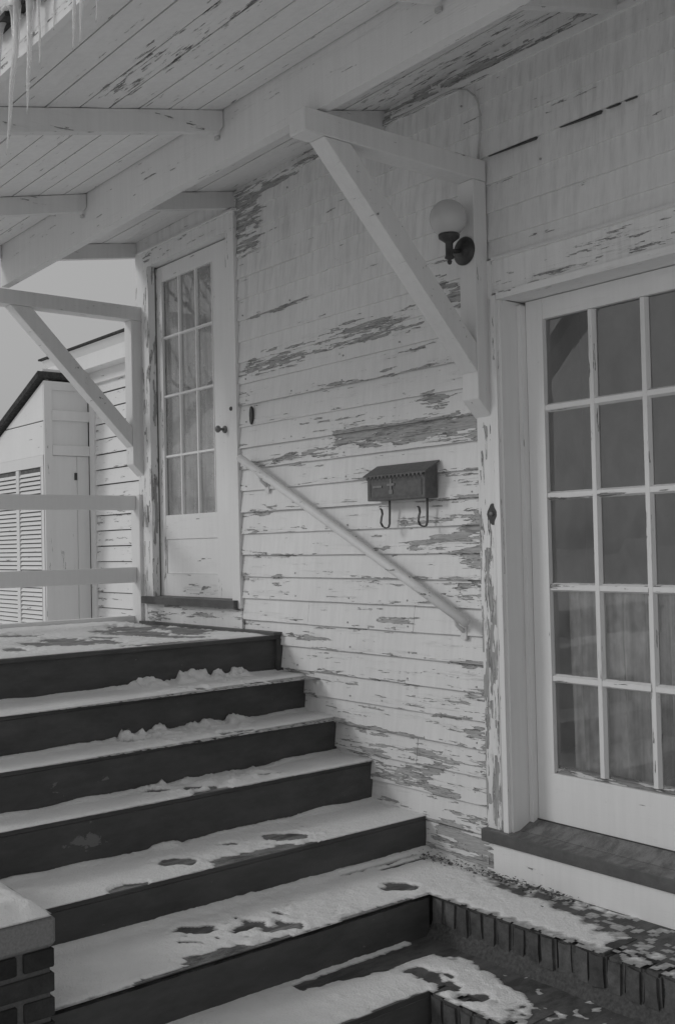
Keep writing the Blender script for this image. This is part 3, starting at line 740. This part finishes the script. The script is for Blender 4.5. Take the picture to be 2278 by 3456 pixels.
def seg(x, y, s):
    ax, ay, bx, by, r = s; dx, dy = bx-ax, by-ay; L2 = dx*dx+dy*dy+1e-9
    t = max(0, min(1, ((x-ax)*dx+(y-ay)*dy)/L2)); return math.hypot(x-ax-dx*t, y-ay-dy*t)/r
def holes(x, y, L, j=.5):
    d = 9
    if not L: return d
    w = 1+j*noise.noise(Vector((x*28, y*28, 4)))+.35*j*noise.noise(Vector((x*70, y*70, 8)))
    for s in L: d = min(d, seg(x, y, s)/1.75)
    return d*w
def tread_snow(k, label, base, HL, lumps=None, y1=None, backsmooth=True):
    z, a, b = LV[k]; yE = ENDS[k][0]; yS = ENDS[k][1]+.004
    x0 = min(xf(k-1, 0), xf(k-1, -1.6))-.0; x1 = max(a, b)+.004
    def hf(x, y):
        fr = xf(k, y)-x; bk = x-xf(k-1, y)
        if bk < -.003: return -1
        fr += .0035*noise.noise(Vector((y*16, 1, k)))+.003*noise.noise(Vector((y*60, 1, k)))
        h = base*(1+.35*fb(x, y, 3.1))*sstep(-.010, .020, fr)
        h += .020*math.exp(-(bk/.03)**2)*(.6+.5*noise.noise(Vector((y*5, 7, k)))) if backsmooth else 0
        if lumps:
            l = lumps(x, y, bk, fr)
            h += l
        if k > 1: h += .0030*fb(x, y, 32, 5)*sstep(-1.4, -1.1, y)*(1-sstep(-.5, -.3, y))
        if k > 2: h *= 1-.55*sstep(0., .4, fb(x*1.3, y, 6, 5))*sstep(-1.4, -1.1, y)*(1-sstep(-.45, -.3, y))
        d = holes(x, y, HL)
        h = h*sstep(.8, 1.2, d) - .008*(1-sstep(.75, 1.05, d)) + .004*math.exp(-((d-1.45)/.22)**2)*(1 if d < 5 else 0)
        h += .0012*noise.noise(Vector((x*60, y*60, k)))
        if fr < -.003: h = min(h, .003)
        return h
    return snow(label, x0, x1, yS, yE, z, hf, .0075)
def lump2(x, y, bk, fr):
    a = sstep(-1.0, -.75, y)*(1-sstep(-.26, -.18, y))
    n = max(0, fb(x, y, 10, 6)*1.5+.5); n = .75*sstep(.05, .8, n)+.35*abs(fb(x, y, 22, 5)); return a*.036*n*math.exp(-(bk/.07)**2)*1.2*sstep(0, .03, fr)+a*.008*max(0, fb(x, y, 26, 4))*sstep(0, .03, fr)
def lump3(x, y, bk, fr):
    a = sstep(-1.22, -1.0, y)*(1-sstep(-.5, -.3, y)); n = max(0, fb(x+3, y, 10, 6)*1.5+.35)
    n = .75*sstep(.05, .8, n)+.35*abs(fb(x, y, 22, 5))
    return a*.032*n*math.exp(-(bk/.08)**2)*sstep(0, .03, fr)+a*.010*max(0, fb(x, y, 26, 4))*sstep(0, .03, fr)
def lump4(x, y, bk, fr):
    a = sstep(-1.1, -.95, y)*(1-sstep(-.6, -.45, y)); n = max(0, fb(x+5, y, 13, 6)*1.1+.1)
    return a*.020*n*sstep(0, .03, fr)
tread_snow(1, 'lumpy snow kicked against the top riser, on the highest step', .009, [(-4.16, -.68, -4.13, -.62, .018), (-4.10, -.36, -4.1, -.30, .012)], lump2)
tread_snow(2, 'snow with small clods on the second step from the top', .0085, [(-4.03, -1.06, -4.0, -.98, .016), (-3.905, -.66, -3.90, -.50, .010), (-3.90, -.9, -3.9, -.88, .010)], lump3)
tread_snow(3, 'snow with three small bare spots on the third step from the top', .0075, [(-3.82, -1.05, -3.78, -.99, .018), (-3.76, -.90, -3.71, -.84, .020), (-3.76, -.57, -3.73, -.49, .014), (-3.655, -.92, -3.65, -.80, .016)], lump4)
tread_snow(4, 'trodden snow with boot marks and a bare front edge, fourth step from the top', .0065, [(-3.47, -1.17, -3.43, -1.13, .028), (-3.52, -.90, -3.50, -.86, .014), (-3.475, -.69, -3.42, -.62, .030), (-3.335, -1.00, -3.325, -.74, .030), (-3.31, -1.05, -3.30, -.62, .014), (-3.31, -1.45, -3.30, -1.38, .022)])
def boots(n, x0, x1, y0, y1, seed, r=(.006, .013)):
    q_ = random.Random(seed); L = []
    for _ in range(n):
        x, y = q_.uniform(x0, x1), q_.uniform(y0, y1); a = q_.uniform(-.5, .5); l = q_.uniform(.01, .04)
        L.append((x, y, x+l*math.cos(a), y+l*math.sin(a), q_.uniform(*r)))
    return L
# bottom tread joins the landing: one sheet
H6 = [(-3.19, -1.27, -3.15, -1.22, .024), (-3.07, -1.13, -3.07, -1.05, .018), (-3.0, -1.05, -2.98, -.99, .020), (-3.02, -.99, -2.96, -.96, .016), (-2.925, -1.38, -2.915, -1.24, .030), (-3.1, -1.34, -3.07, -1.31, .008), (-3.03, -.46, -2.99, -.40, .022), (-3.08, -.43, -3.04, -.40, .014), (-3.225, -.34, -3.225, -.10, .010), (-2.90, -1.60, -2.90, -1.05, .012), (-2.90, -.8, -2.90, -.5, .010), (-3.27, -.5, -3.27, -.1, .006)]
H6 += boots(9, -3.2, -2.94, -1.35, -.9, 4, (.004, .010))
H6 += [(-2.88, -.012, -2.3, -.012, .022)]
def h6(x, y):
    if y < -.386 and x > -2.899: return -1
    tt = sstep(-2.85, -2.3, x); edge = (-2.905-x) if y < -.386 else (y+.386-.004-.030*tt+.009*math.sin(x*93)) if x > -2.905 else 9
    if y < -.386 and x > -2.905: edge = .002
    edge += (.012 if x > -2.9 else .004)*noise.noise(Vector((x*14, y*14, 1)))+.004*noise.noise(Vector((x*45, y*45, 6)))
    bk = x+3.304
    h = .0068*(1+.35*fb(x, y, 2.7))*(1-.5*sstep(-.05, .35, fb(x, y, 5.5, 5))*sstep(-1.5, -1.2, y))*sstep(-.008, .022, edge)+.018*math.exp(-(max(0, bk)/.03)**2)
    # towards the right the wind has swept the strip by the wall bare, and then the whole ledge
    if x > -3.0:
        lim = -.025-.12*sstep(-2.98, -2.76, x)-.09*sstep(-2.6, -2.28, x)-.10*sstep(-2.28, -2.05, x)
        n = .07*fb(x, y, 6, 5)
        f1 = 1-sstep(lim-.05, lim+.02, y+n); f2 = 1-sstep(-2.22, -1.90, x+1.2*n)*(1-.95*math.exp(-((x+1.98)/.06)**2))
        ff = f1*f2; h = h*ff-.0016*(1-ff)+.0048*fb(x, y, 24, 5)*(1-ff*.6)
    h += .0032*fb(x, y, 30, 5)*sstep(-1.55, -1.2, y)*(1-sstep(-.75, -.55, y))
    d = holes(x, y, H6)
    h = h*sstep(.8, 1.2, d)-.008*(1-sstep(.75, 1.05, d))+.004*math.exp(-((d-1.45)/.22)**2)
    h += .0012*noise.noise(Vector((x*60, y*60, 5)))
    return h
snow('snow sheet with boot prints on the long bottom tread and brick edged landing', -3.304, -1.2, -1.89, -.002, -1.318, h6, .0095)
H7 = [(-2.70, -.66, -2.66, -.655, .020), (-2.64, -.64, -2.60, -.665, .020), (-2.53, -.68, -2.52, -.66, .022), (-2.44, -.69, -2.40, -.65, .018), (-2.60, -.60, -2.58, -.6, .010)]
def h7(x, y):
    if x < -2.905: return -1
    out = min(-2.552-x, 9) if y < -.74 else (y+.74 if x > -2.552 else 9)
    out += .012*noise.noise(Vector((x*15, y*15, 2)))
    n = .05*fb(x, y, 7, 5)
    wallb = (-.386-y)-.10-.05*sstep(-2.6, -2.2, x)      # bare wet strip along the bricks
    base = .0085*(1+.4*fb(x, y, 3))*sstep(-.002, .03, out)
    h = base*sstep(-.02, .03, wallb+n)-.004*(1-sstep(-.02, .03, wallb+n)) if y > -1.9 else base
    rs = (x+2.905)-.075-.06*sstep(-1.2, -.6, y)
    if y > -1.05: h = min(h, base*sstep(-.015, .03, rs+n*.5)-.003*(1-sstep(-.015, .03, rs+n*.5)) + .014*math.exp(-((x+2.905)/.018)**2))
    f1 = sstep(-2.50, -2.12, x+1.4*n); h = h*(1-f1)-.0022*f1+.0050*fb(x, y, 22, 5)*sstep(-2.8, -2.4, x)
    h += .0030*fb(x, y, 34, 4)*sstep(-1.2, -1.0, y)
    d = holes(x, y, H7); h = h*sstep(.75, 1.35, d)-.006*(1-sstep(.55, .95, d))
    h += .0012*noise.noise(Vector((x*60, y*60, 6)))-.008*(1-sstep(0, .012, out))
    return h
snow('snow on the lowest landing with a patch of boot scuffs at its corner', -2.905, -1.3, -2.3, -.39, -1.475, h7, .0095)
# deck: snow worn into long patches
HD = [(-5.75, -.06, -5.46, -.05, .05), (-5.14, -.53, -4.80, -.46, .05), (-5.0, -.90, -4.70, -.93, .06), (-5.45, -.98, -5.36, -.92, .045), (-4.79, -.79, -4.6, -.79, .035), (-5.2, -.16, -4.87, -.17, .06), (-4.68, -.44, -4.55, -.36, .04), (-4.43, -.85, -4.41, -.72, .02), (-4.40, -.70, -4.37, -.40, .03), (-4.93, -1.08, -4.78, -1.06, .04), (-5.15, -.42, -4.95, -.39, .06), (-5.5, -.3, -5.2, -.33, .05), (-5.35, -.15, -5.3, -.5, .05), (-4.75, -1.25, -4.6, -1.28, .03), (-4.9, -.25, -4.7, -.28, .04), (-5.0, -.7, -4.9, -.68, .03)]
def hd(x, y):
    fr = -4.345-x; wl_ = -.060-y
    fr += .010*noise.noise(Vector((y*14, 1, 2)))
    h = .0072*(1+.5*fb(x, y, 3.3))*sstep(-.002, .04, fr)*sstep(-.01, .03, wl_+.02*fb(x, y, 8))
    if x < -5.35: h += .012*sstep(-5.35, -5.7, x)
    d = holes(x, y, HD, .8); n = fb(x*.6, y*1.6, 8, 5)
    h = h*sstep(.65, 1.5, d+.35*n)-.006*(1-sstep(.6, 1.1, d+.35*n))
    h += .0034*fb(x, y*1.5, 26, 5)
    h -= .006*(1-sstep(0, .012, fr)); return h
snow('patchy trampled snow on the porch deck before the upper door', -5.86, -4.34, -3.0, -.03, -.452, hd, .011)
def hp(x, y):
    e = min(x-px0, px1-x, y-py0, py1-y)+.012*noise.noise(Vector((x*18, y*18, 1)))
    return .040*sstep(.0, .07, e)*(1+.25*fb(x, y, 4))+.004*sstep(0, .02, e)-.004*(1-sstep(0, .01, e))
snow('fresh white snow heaped on the cap of the brick pier', px0, px1-.004, py0, py1-.002, -1.013, hp, .009)
# leaf litter caught at the foot of the wall
bm = bmesh.new()
for _ in range(420):
    t = R_.random()**1.3; x = -3.22+.75*t+R_.gauss(0, .05); y = -.055-.045*R_.random()-abs(R_.gauss(0, .018)); z = -1.318+R_.random()*.022+.004
    if not -3.27 < x < -2.3: continue
    s = R_.uniform(.003, .013)
    q_ = Matrix.Rotation(R_.uniform(0, 6.3), 3, 'Z') @ Matrix.Rotation(R_.uniform(-.9, .9), 3, 'X')
    bm.faces.new([bm.verts.new(Vector((x, y, z))+q_ @ Vector(p)) for p in ((-s, -.25*s, 0), (0, -.4*s, .1*s), (s, 0, 0), (0, .4*s, .15*s))])
tag(obj('leaf_litter', bm, M_debris), 'dry leaf litter caught against the wall foot left of the grey sill', 'leaves', kind='stuff')

# ================================================================= RAILING
rail = thing('porch_railing', 'white two rail timber railing along the far edge of the deck', 'railing', (-5.78, -1, -.45))
kr = 1.0
obj('post', box(-5.83, -5.722, -.044, -.004, -.470, .330), MP_farz, rail, bevel=.003)
obj('rail', box(-5.80, -5.762, -2.9, -.045, .236, .324), paint_mat('paint_rail', 'y', .84, .3, -.05, .03), rail, bevel=.003)
obj('rail', box(-5.80, -5.762, -2.9, -.045, -.205, -.112), bpy.data.materials['paint_rail'], rail, bevel=.003)
obj('curb', box(-5.86, -5.80, -2.9, -.045, -.452, -.41), bpy.data.materials['paint_rail'], rail)
obj('post', box(-5.83, -5.722, -2.98, -2.90, -.47, .33), MP_farz, rail)

# ================================================================= HANDRAIL
hr = thing('handrail', 'round white wooden handrail slanting down the clapboard wall', 'handrail', (-3.8, -.08, .1))
A, B = Vector((-4.575, -.075, .462)), Vector((-2.975, -.075, -.327))
obj('rail', tube([A, A.lerp(B, .25), A.lerp(B, .5), A.lerp(B, .75), B], .0205, 16), MP_beam, hr, True)
for t in (.10, .955):
    p = A.lerp(B, t)
    bm = tube([p+Vector((0, 0, -.012)), p+Vector((.0, .02, -.05)), p+Vector((0, .055, -.075))], [.008, .008, .010], 8)
    bk_ = obj('bracket', bm, MP_beam, hr, True)
    obj('wall_plate', box(p.x-.016, p.x+.016, -.021, -.014, p.z-.11, p.z-.05), MP_beam, bk_)

# ================================================================= MAILBOX
mb = thing('mailbox', 'black metal wall mailbox with sloping lid and two newspaper hooks', 'mailbox', (-3.36, -.02, .19))
mx0, mx1 = -3.545, -3.176
obj('body', prism([(-.092, .187), (-.020, .187), (-.020, .335), (-.092, .298)], 'x', mx0, mx1), M_mail, mb, bevel=.002)
lid = prism([(-.104, .292), (-.104, .298), (-.018, .346), (-.018, .338)], 'x', mx0-.014, mx1+.014); lid = obj('lid', lid, M_mail, mb)
bm = bmesh.new()
for i in range(15):
    x = mx0+.012+i*(mx1-mx0-.024)/14; prism([(x-.009, .2935), (x+.009, .2935), (x, .2775)], 'y', -.1045, -.101, bm)
obj('scalloped_edge', bm, M_mail, lid)
bm = bmesh.new()
for a in ((mx0+.02, mx1-.02, .20, .203), (mx0+.02, mx1-.02, .270, .273)): box(a[0], a[1], -.0945, -.0925, a[2], a[3], bm)
for a in (mx0+.02, mx1-.023): box(a, a+.003, -.0945, -.0925, .2035, .2695, bm)
obj('raised_border', bm, M_mail, mb)
obj('name_plate', box(mx0+.040, mx0+.100, -.0955, -.093, .243, .252), M_mailpale, mb)
bm = box(-3.392, -3.382, -.096, -.093, .232, .278); box(-3.411, -3.3925, -.0965, -.0932, .248, .258, bm); box(-3.3815, -3.363, -.0965, -.0932, .248, .258, bm); box(-3.397, -3.377, -.0955, -.0932, .212, .2315, bm)
obj('ornament', bm, M_mailpale, mb)
for hx in (-3.452, -3.215):
    def ribbon(pts, w, th):
        bm = bmesh.new(); prev = None
        for i, p in enumerate(pts):
            p = Vector(p); a = Vector(pts[max(0, i-1)]); b = Vector(pts[min(len(pts)-1, i+1)]); d = (b-a).normalized(); n_ = Vector((0, -d.z, d.y))
            r = [bm.verts.new((hx+sx*w, p.x+n_.y*s*th, p.y+n_.z*s*th)) for sx, s in ((-1, -1), (1, -1), (1, 1), (-1, 1))] if 0 else [bm.verts.new((hx+sx*w, p.y+n_.y*s*th, p.z+n_.z*s*th)) for sx, s in ((-1, -1), (1, -1), (1, 1), (-1, 1))]
            if prev:
                for k in range(4): bm.faces.new((prev[k], prev[(k+1) % 4], r[(k+1) % 4], r[k]))
            else: bm.faces.new(r)
            prev = r
        bm.faces.new(prev[::-1]); return bm
    P_ = [(0, -.044, .187), (0, -.045, .13), (0, -.047, .085), (0, -.054, .070), (0, -.070, .066), (0, -.088, .073), (0, -.098, .090), (0, -.094, .112), (0, -.088, .128), (0, -.092, .146), (0, -.100, .152)]
    obj('newspaper_hook', ribbon(P_, .0055, .0016), M_iron, mb)

# ================================================================= LAMP
lp_ = thing('wall_lamp', 'black wall lamp with a round white opal globe on the bracket post', 'lamp', (-2.918, -.18, 1.1))
LXc = -2.915
obj('back_plate', lathe([(.056, 0), (.057, -.006), (.044, -.016), (.036, -.017), (.030, -.024), (.012, -.030)], (LXc, -.093, 1.160), 'y', 32), M_iron, lp_, True)
obj('arm', tube([(LXc, -.115, 1.160), (LXc, -.15, 1.150), (LXc, -.178, 1.150)], .009, 10), M_iron, lp_, True)
obj('stem', lathe([(.0, 1.092), (.007, 1.096), (.010, 1.106), (.006, 1.112), (.019, 1.118), (.019, 1.124), (.0155, 1.128), (.0155, 1.178), (.024, 1.186), (.041, 1.198), (.043, 1.210), (.041, 1.213), (0, 1.213)], (LXc, -.180, 0), 'z', 28), M_iron, lp_, True)
gb = bmesh.new(); bmesh.ops.create_uvsphere(gb, u_segments=40, v_segments=24, radius=.0735); bmesh.ops.translate(gb, verts=gb.verts, vec=(LXc, -.183, 1.276))
obj('globe', gb, M_globe, lp_, True)
# cable looping from the frieze into the bracket
cb = tube([(-3.36, -.022, 1.865), (-3.1, -.024, 1.868), (-3.02, -.024, 1.866), (-2.988, -.024, 1.855), (-2.944, -.024, 1.838), (-2.904, -.024, 1.801), (-2.885, -.024, 1.764), (-2.877, -.024, 1.715), (-2.880, -.024, 1.64), (-2.896, -.024, 1.53)], .0042, 8)
tag(obj('cable', cb, M_cable, None, True), 'thin painted cable looping down the wall behind the bracket arm', 'cable')
# bell push on the casing
bp = thing('door_bell', 'small dark cast bell plate on the flaking casing board', 'doorbell', (-2.86, -.026, .106))
pl = [(-.024*math.cos(t)*(1+.12*math.cos(4*t)), .038*math.sin(t)*(1+.12*math.cos(4*t))) for t in [2*math.pi*i/20 for i in range(20)]]
obj('plate', prism([(-2.860+a, .106+b) for a, b in pl], 'y', -.034, -.0245), M_iron, bp)
obj('button', lathe([(0, -.044), (.007, -.043), (.010, -.0345)], (-2.860, 0, .108), 'y', 14), M_mailpale, bp, True)
ov = prism([(-4.542+.0135*math.cos(t), .684+.047*math.sin(t)) for t in [2*math.pi*i/24 for i in range(24)]], 'y', -.024, -.012)
tag(obj('oval_plate', ov, M_iron), 'dark upright oval plate on the clapboards right of the upper door', 'plate')

# ================================================================= ICICLES
ICE = [((-2.945, 1.66), (-3.056, 1.195), .012), ((-2.86, 1.62), (-2.898, 1.269), .011), ((-2.806, 1.60), (-2.809, 1.379), .006), ((-2.565, 1.60), (-2.596, 1.342), .0085), ((-2.515, 1.60), (-2.553, 1.338), .0085), ((-2.44, 1.60), (-2.456, 1.36), .005), ((-3.09, 1.62), (-3.118, 1.40), .009), ((-2.70, 1.6), (-2.71, 1.44), .006), ((-2.99, 1.62), (-3.0, 1.50), .008)]
ILAB = ['longest icicle, hanging at the left end of the eave', 'second longest icicle, broad at its root, just right of the longest', 'short thin icicle beside the broad rooted one', 'left icicle of the close pair hanging from the eave', 'right icicle of the close pair hanging from the eave', 'faint short icicle right of the close pair', 'icicle cut by the left edge of the picture', 'stub of ice on the fascia between the long icicles and the pair', 'stubby icicle melting down the fascia at the left corner']
for (a, b, r), lb in zip(ICE, ILAB):
    n = 18; pts = []; rr = []
    for i in range(n+1):
        t = i/n; pts.append((a[0]+(b[0]-a[0])*t+.004*noise.noise(Vector((a[0]*50, t*3, 1)))+(.01 if len(lb) < 60 else 0)*t*(1-t), -1.917+.003*noise.noise(Vector((a[0]*40, t*4, 5))), a[1]+(b[1]-a[1])*t))
        rr.append(max(.0012, r*(1-t)**.62*(1+.16*noise.noise(Vector((t*16, a[0]*30, 2))))+(.012*math.exp(-t*16))))
    tag(obj('icicle', tube(pts, rr, 12), M_ice, None, True), lb, 'icicle', 'icicles hanging from the porch eave')
# rime and ice along the shingle edge
def hroof(x, y):
    e = y-(YE-.050)
    return (.035+.03*fb(x, y, 4))*sstep(0, .12, e+.03*fb(x, y, 9))
bm = bmesh.new(); lt = bm.verts.layers.float.new('thick'); g = []
for i in range(120):
    x = -5.8+6.7*i/119; col = []
    for j in range(24):
        y = YE-.045+1.85*j/23; v = bm.verts.new((x, y, 1.93+.23*y+.135+hroof(x, y))); v[lt] = 1; col.append(v)
    g.append(col)
for i in range(119):
    for j in range(23): bm.faces.new((g[i][j], g[i+1][j], g[i+1][j+1], g[i][j+1]))
tag(obj('roof_snow', bm, M_snow, None, True), 'snow lying on top of the porch roof', 'snow', kind='stuff')
bm = bmesh.new(); g = []
for i in range(420):
    x = -3.6+.006*i; col = []
    low = 1.604+.045*noise.noise(Vector((x*9, 3, 1)))+.022*noise.noise(Vector((x*31, 3, 1)))
    for j in range(14):
        t = j/13; z = 1.672+(low-1.672)*t
        y = YE-.030-.018*math.sin(math.pi*min(1, t*1.15))+.012*noise.noise(Vector((x*26, z*30, 2)))+(.05*t**4)
        hole = noise.noise(Vector((x*17, z*30, 7)))
        if hole > .22: y += .07*sstep(.22, .34, hole)
        col.append(bm.verts.new((x, y, z)))
    g.append(col)
for i in range(419):
    for j in range(13): bm.faces.new((g[i][j], g[i+1][j], g[i+1][j+1], g[i][j+1]))
tag(obj('ice_crust', bm, M_rime, None, True), 'lumpy ice crust frozen over the shingle edge of the eave', 'ice', kind='stuff')

# ================================================================= WING AND SHED BEHIND
wing = thing('house_wing', 'sunlit white clapboard wing beyond the railing, under a broad cornice', 'house', (-7.5, .86, -1.66))
pf_far = lambda x, z: (.30 if (.2 < z < .52 and x > -8.1) else .12)+.12*noise.noise(Vector((x*4, z*9, 2)))
z = -1.62; k = 0
while z < 1.36:
    clap(-8.20, -5.775, z, .1134*1.0, .86, MP_far, wing, pf_far, lambda x, z: .02, du=.2, nv=1); z += .1134*1.12; k += 1
obj('sheathing', box(-8.64, -5.775, .883, .95, -1.66, 1.48), M_wood_bare, wing)
obj('corner_trim', box(-8.19, -8.10, .835, .882, -1.66, 1.45), MP_farz, wing)
obj('frieze', box(-8.65, -5.775, .82, .882, 1.385, 1.48), MP_far, wing)
obj('soffit', box(-8.68, -5.775, .72, .882, 1.481, 1.50), MP_far, wing)
obj('fascia', box(-8.70, -5.775, .70, .72, 1.48, 1.60), MP_far, wing)
obj('crown_moulding', prism([(.655, 1.655), (.698, 1.60), (.72, 1.60), (.72, 1.655)], 'x', -8.72, -5.775), MP_far, wing)
obj('roof', prism([(.63, 1.657), (.90, 1.657), (3.0, 2.10), (3.0, 2.13), (.63, 1.672)], 'x', -8.74, -5.78), M_shingle, wing)
shed = thing('lean_to', 'small white lean-to with louvred shutters and dark roof edge beyond the railing', 'shed', (-8.9, .45, -1.66))
SX, SYa = -8.208, .437
obj('side_wall', box(SX-.05, SX-.001, SYa+.02, .834, -1.66, 1.40), MP_farpanel, shed)
obj('side_trim', box(SX-.0, SX+.018, SYa+.002, SYa+.07, -1.66, 1.40), MP_farz, shed)
obj('side_trim', box(SX-.0, SX+.014, SYa+.071, .834, 1.33, 1.40), MP_farz, shed)
for z0 in (.785, 1.075): obj('batten', prism([(SX+.0, z0), (SX+.026, z0+.004), (SX+.022, z0+.085), (SX+.0, z0+.09)], 'y', SYa+.071, .834), MP_farpanel, shed)
for yy in (.722,): obj('board_seam', box(SX-.0, SX+.003, yy-.004, yy+.004, -1.6, .78), M_room, shed)
obj('plank', box(SX, SX+.008, SYa+.071, .717, -1.6, .782), MP_farpanel, shed)
obj('plank', box(SX, SX+.008, .727, .833, -1.6, .782), MP_farpanel, shed)
obj('hasp', box(SX+.008, SX+.018, .700, .722, .585, .645), M_iron, shed)
# front: courses up to the sloping roof
def zroof(x): return 1.425-.405*(SX-x)
front = bmesh.new(); prism([(SX, -1.66), (SX, zroof(SX)), (-11.5, zroof(-11.5)), (-11.5, -1.66)], 'y', SYa+.02, SYa+.05, front); obj('front_wall', front, M_wood_bare, shed)
for (a, b) in ((.79, 1.065), (1.075, 1.42)):
    xl_ = -8.209-(1.425-b)/.405 if b > 1.3 else -11
    poly = [(-8.21, a), (-8.21, min(b, zroof(-8.21)-.03)), (SX-(1.395-b)/.405 if b > 1.0 and (1.395-b) > 0 else -8.22, b)]
    zA = lambda x: zroof(x)-.03
    xb_ = SX-(1.425-.03-b)/.405; xa_ = SX-(1.425-.03-a)/.405
    poly = [(SX, a), (SX, min(b, zA(SX)))]+([(xb_, b)] if xb_ < SX else [])+[(xa_, a)]
    obj('clapboard', prism(poly, 'y', SYa+.0, SYa+.019), MP_far, shed)
obj('door_frame', box(-10.2, -8.215, SYa-.004, SYa+.019, .695, .788), MP_farz, shed)
obj('frame_post', box(-8.262, -8.212, SYa-.004, SYa+.019, -.9, .694), MP_farz, shed)
obj('front_base', box(-10.2, -8.212, SYa-.004, SYa+.019, -1.6, -.901), MP_farz, shed)
for (x0, x1, ztop) in ((-8.713, -8.264, .690), (-9.23, -8.777, .690), (-9.75, -9.30, .60)):
    sh = obj('shutter', box(x1+.001 if x1 > -8.5 else x1, x1+.062 if x1 < -8.5 else x1+.0015, SYa-.008, SYa+.019, -.88, ztop), MP_farz, shed)
    z = -.86
    back_ = obj('shutter_back', box(x0, x1, SYa+.014, SYa+.019, -.88, ztop), M_wood_bare, shed)
    while z < ztop-.03:
        obj('louvre', prism([(SYa-.006, z), (SYa-.002, z-.002), (SYa+.013, z+.024+R_.uniform(-.002, .002)), (SYa+.009, z+.027)], 'x', x0, x1), MP_farx2 if 'MP_farx2' in globals() else MP_far, sh); z += .0372
rf = bmesh.new(); prism([(SX+.02, 1.425), (SX+.02, 1.475), (-11.5, zroof(-11.5)+.06), (-11.5, zroof(-11.5)-.0)], 'y', SYa-.05, .85, rf); obj('roof', rf, M_shingle, shed)
prism([(SX+.0, 1.478), (SX+.0, 1.50), (-11.4, zroof(-11.5)+.11), (-11.4, zroof(-11.5)+.09)], 'y', SYa-.0, .85, rf := bmesh.new()); obj('roof_cover', rf, M_ground, shed)

# ================================================================= YARD TREES (they stand behind the viewer's left and show in the panes)
M_bark = plain('bark', .22, .9, .2, .3, 30, .01)
def limb(bm, p, d, L, r, depth, rnd):
    pts = [p]; q0 = p; n = 4
    for i in range(n):
        d = (d+Vector((rnd.uniform(-.16, .16), rnd.uniform(-.16, .16), rnd.uniform(-.03, .14)))).normalized(); q0 = q0+d*L/n; pts.append(q0)
    tube(pts, [r*(1-.6*i/n) for i in range(n+1)], 5 if depth > 1 else 3, bm, False)
    if depth > 0:
        for k in range(4 if depth > 1 else 3):
            t = rnd.choice(pts[1:]); dd = (d+Vector((rnd.uniform(-1, 1), rnd.uniform(-1, 1), rnd.uniform(-.1, .7)))).normalized()
            limb(bm, t, dd, L*rnd.uniform(.5, .72), r*.45, depth-1, rnd)
def tree(x, y, h, seed, depth, par=None):
    rnd = random.Random(seed); bm = bmesh.new(); limb(bm, Vector((x, y, -1.66)), Vector((0, 0, 1)), h, h*.022, 0, rnd); tr = obj('trunk', bm, M_bark, par, True)
    bm = bmesh.new()
    for k in range(9):
        a = rnd.uniform(0, 6.28); limb(bm, Vector((x, y, -1.66+h*rnd.uniform(.3, .95))), Vector((math.cos(a), math.sin(a), .7)).normalized(), h*.36, h*.009, depth, rnd)
    obj('crown', bm, M_bark, par, True)
t2 = thing('bare_tree', 'bare crooked tree standing far off in the snowy yard', 'tree', (-24, -13, -1.66)); tree(-24, -13, 9, 8, 2, t2)
# ---------------------------------------------------------------- lift everything so that the yard lies at z = 0
for o in list(COL.objects):
    if o.parent is None and o.type in ('MESH', 'EMPTY'): o.location.z += ZO
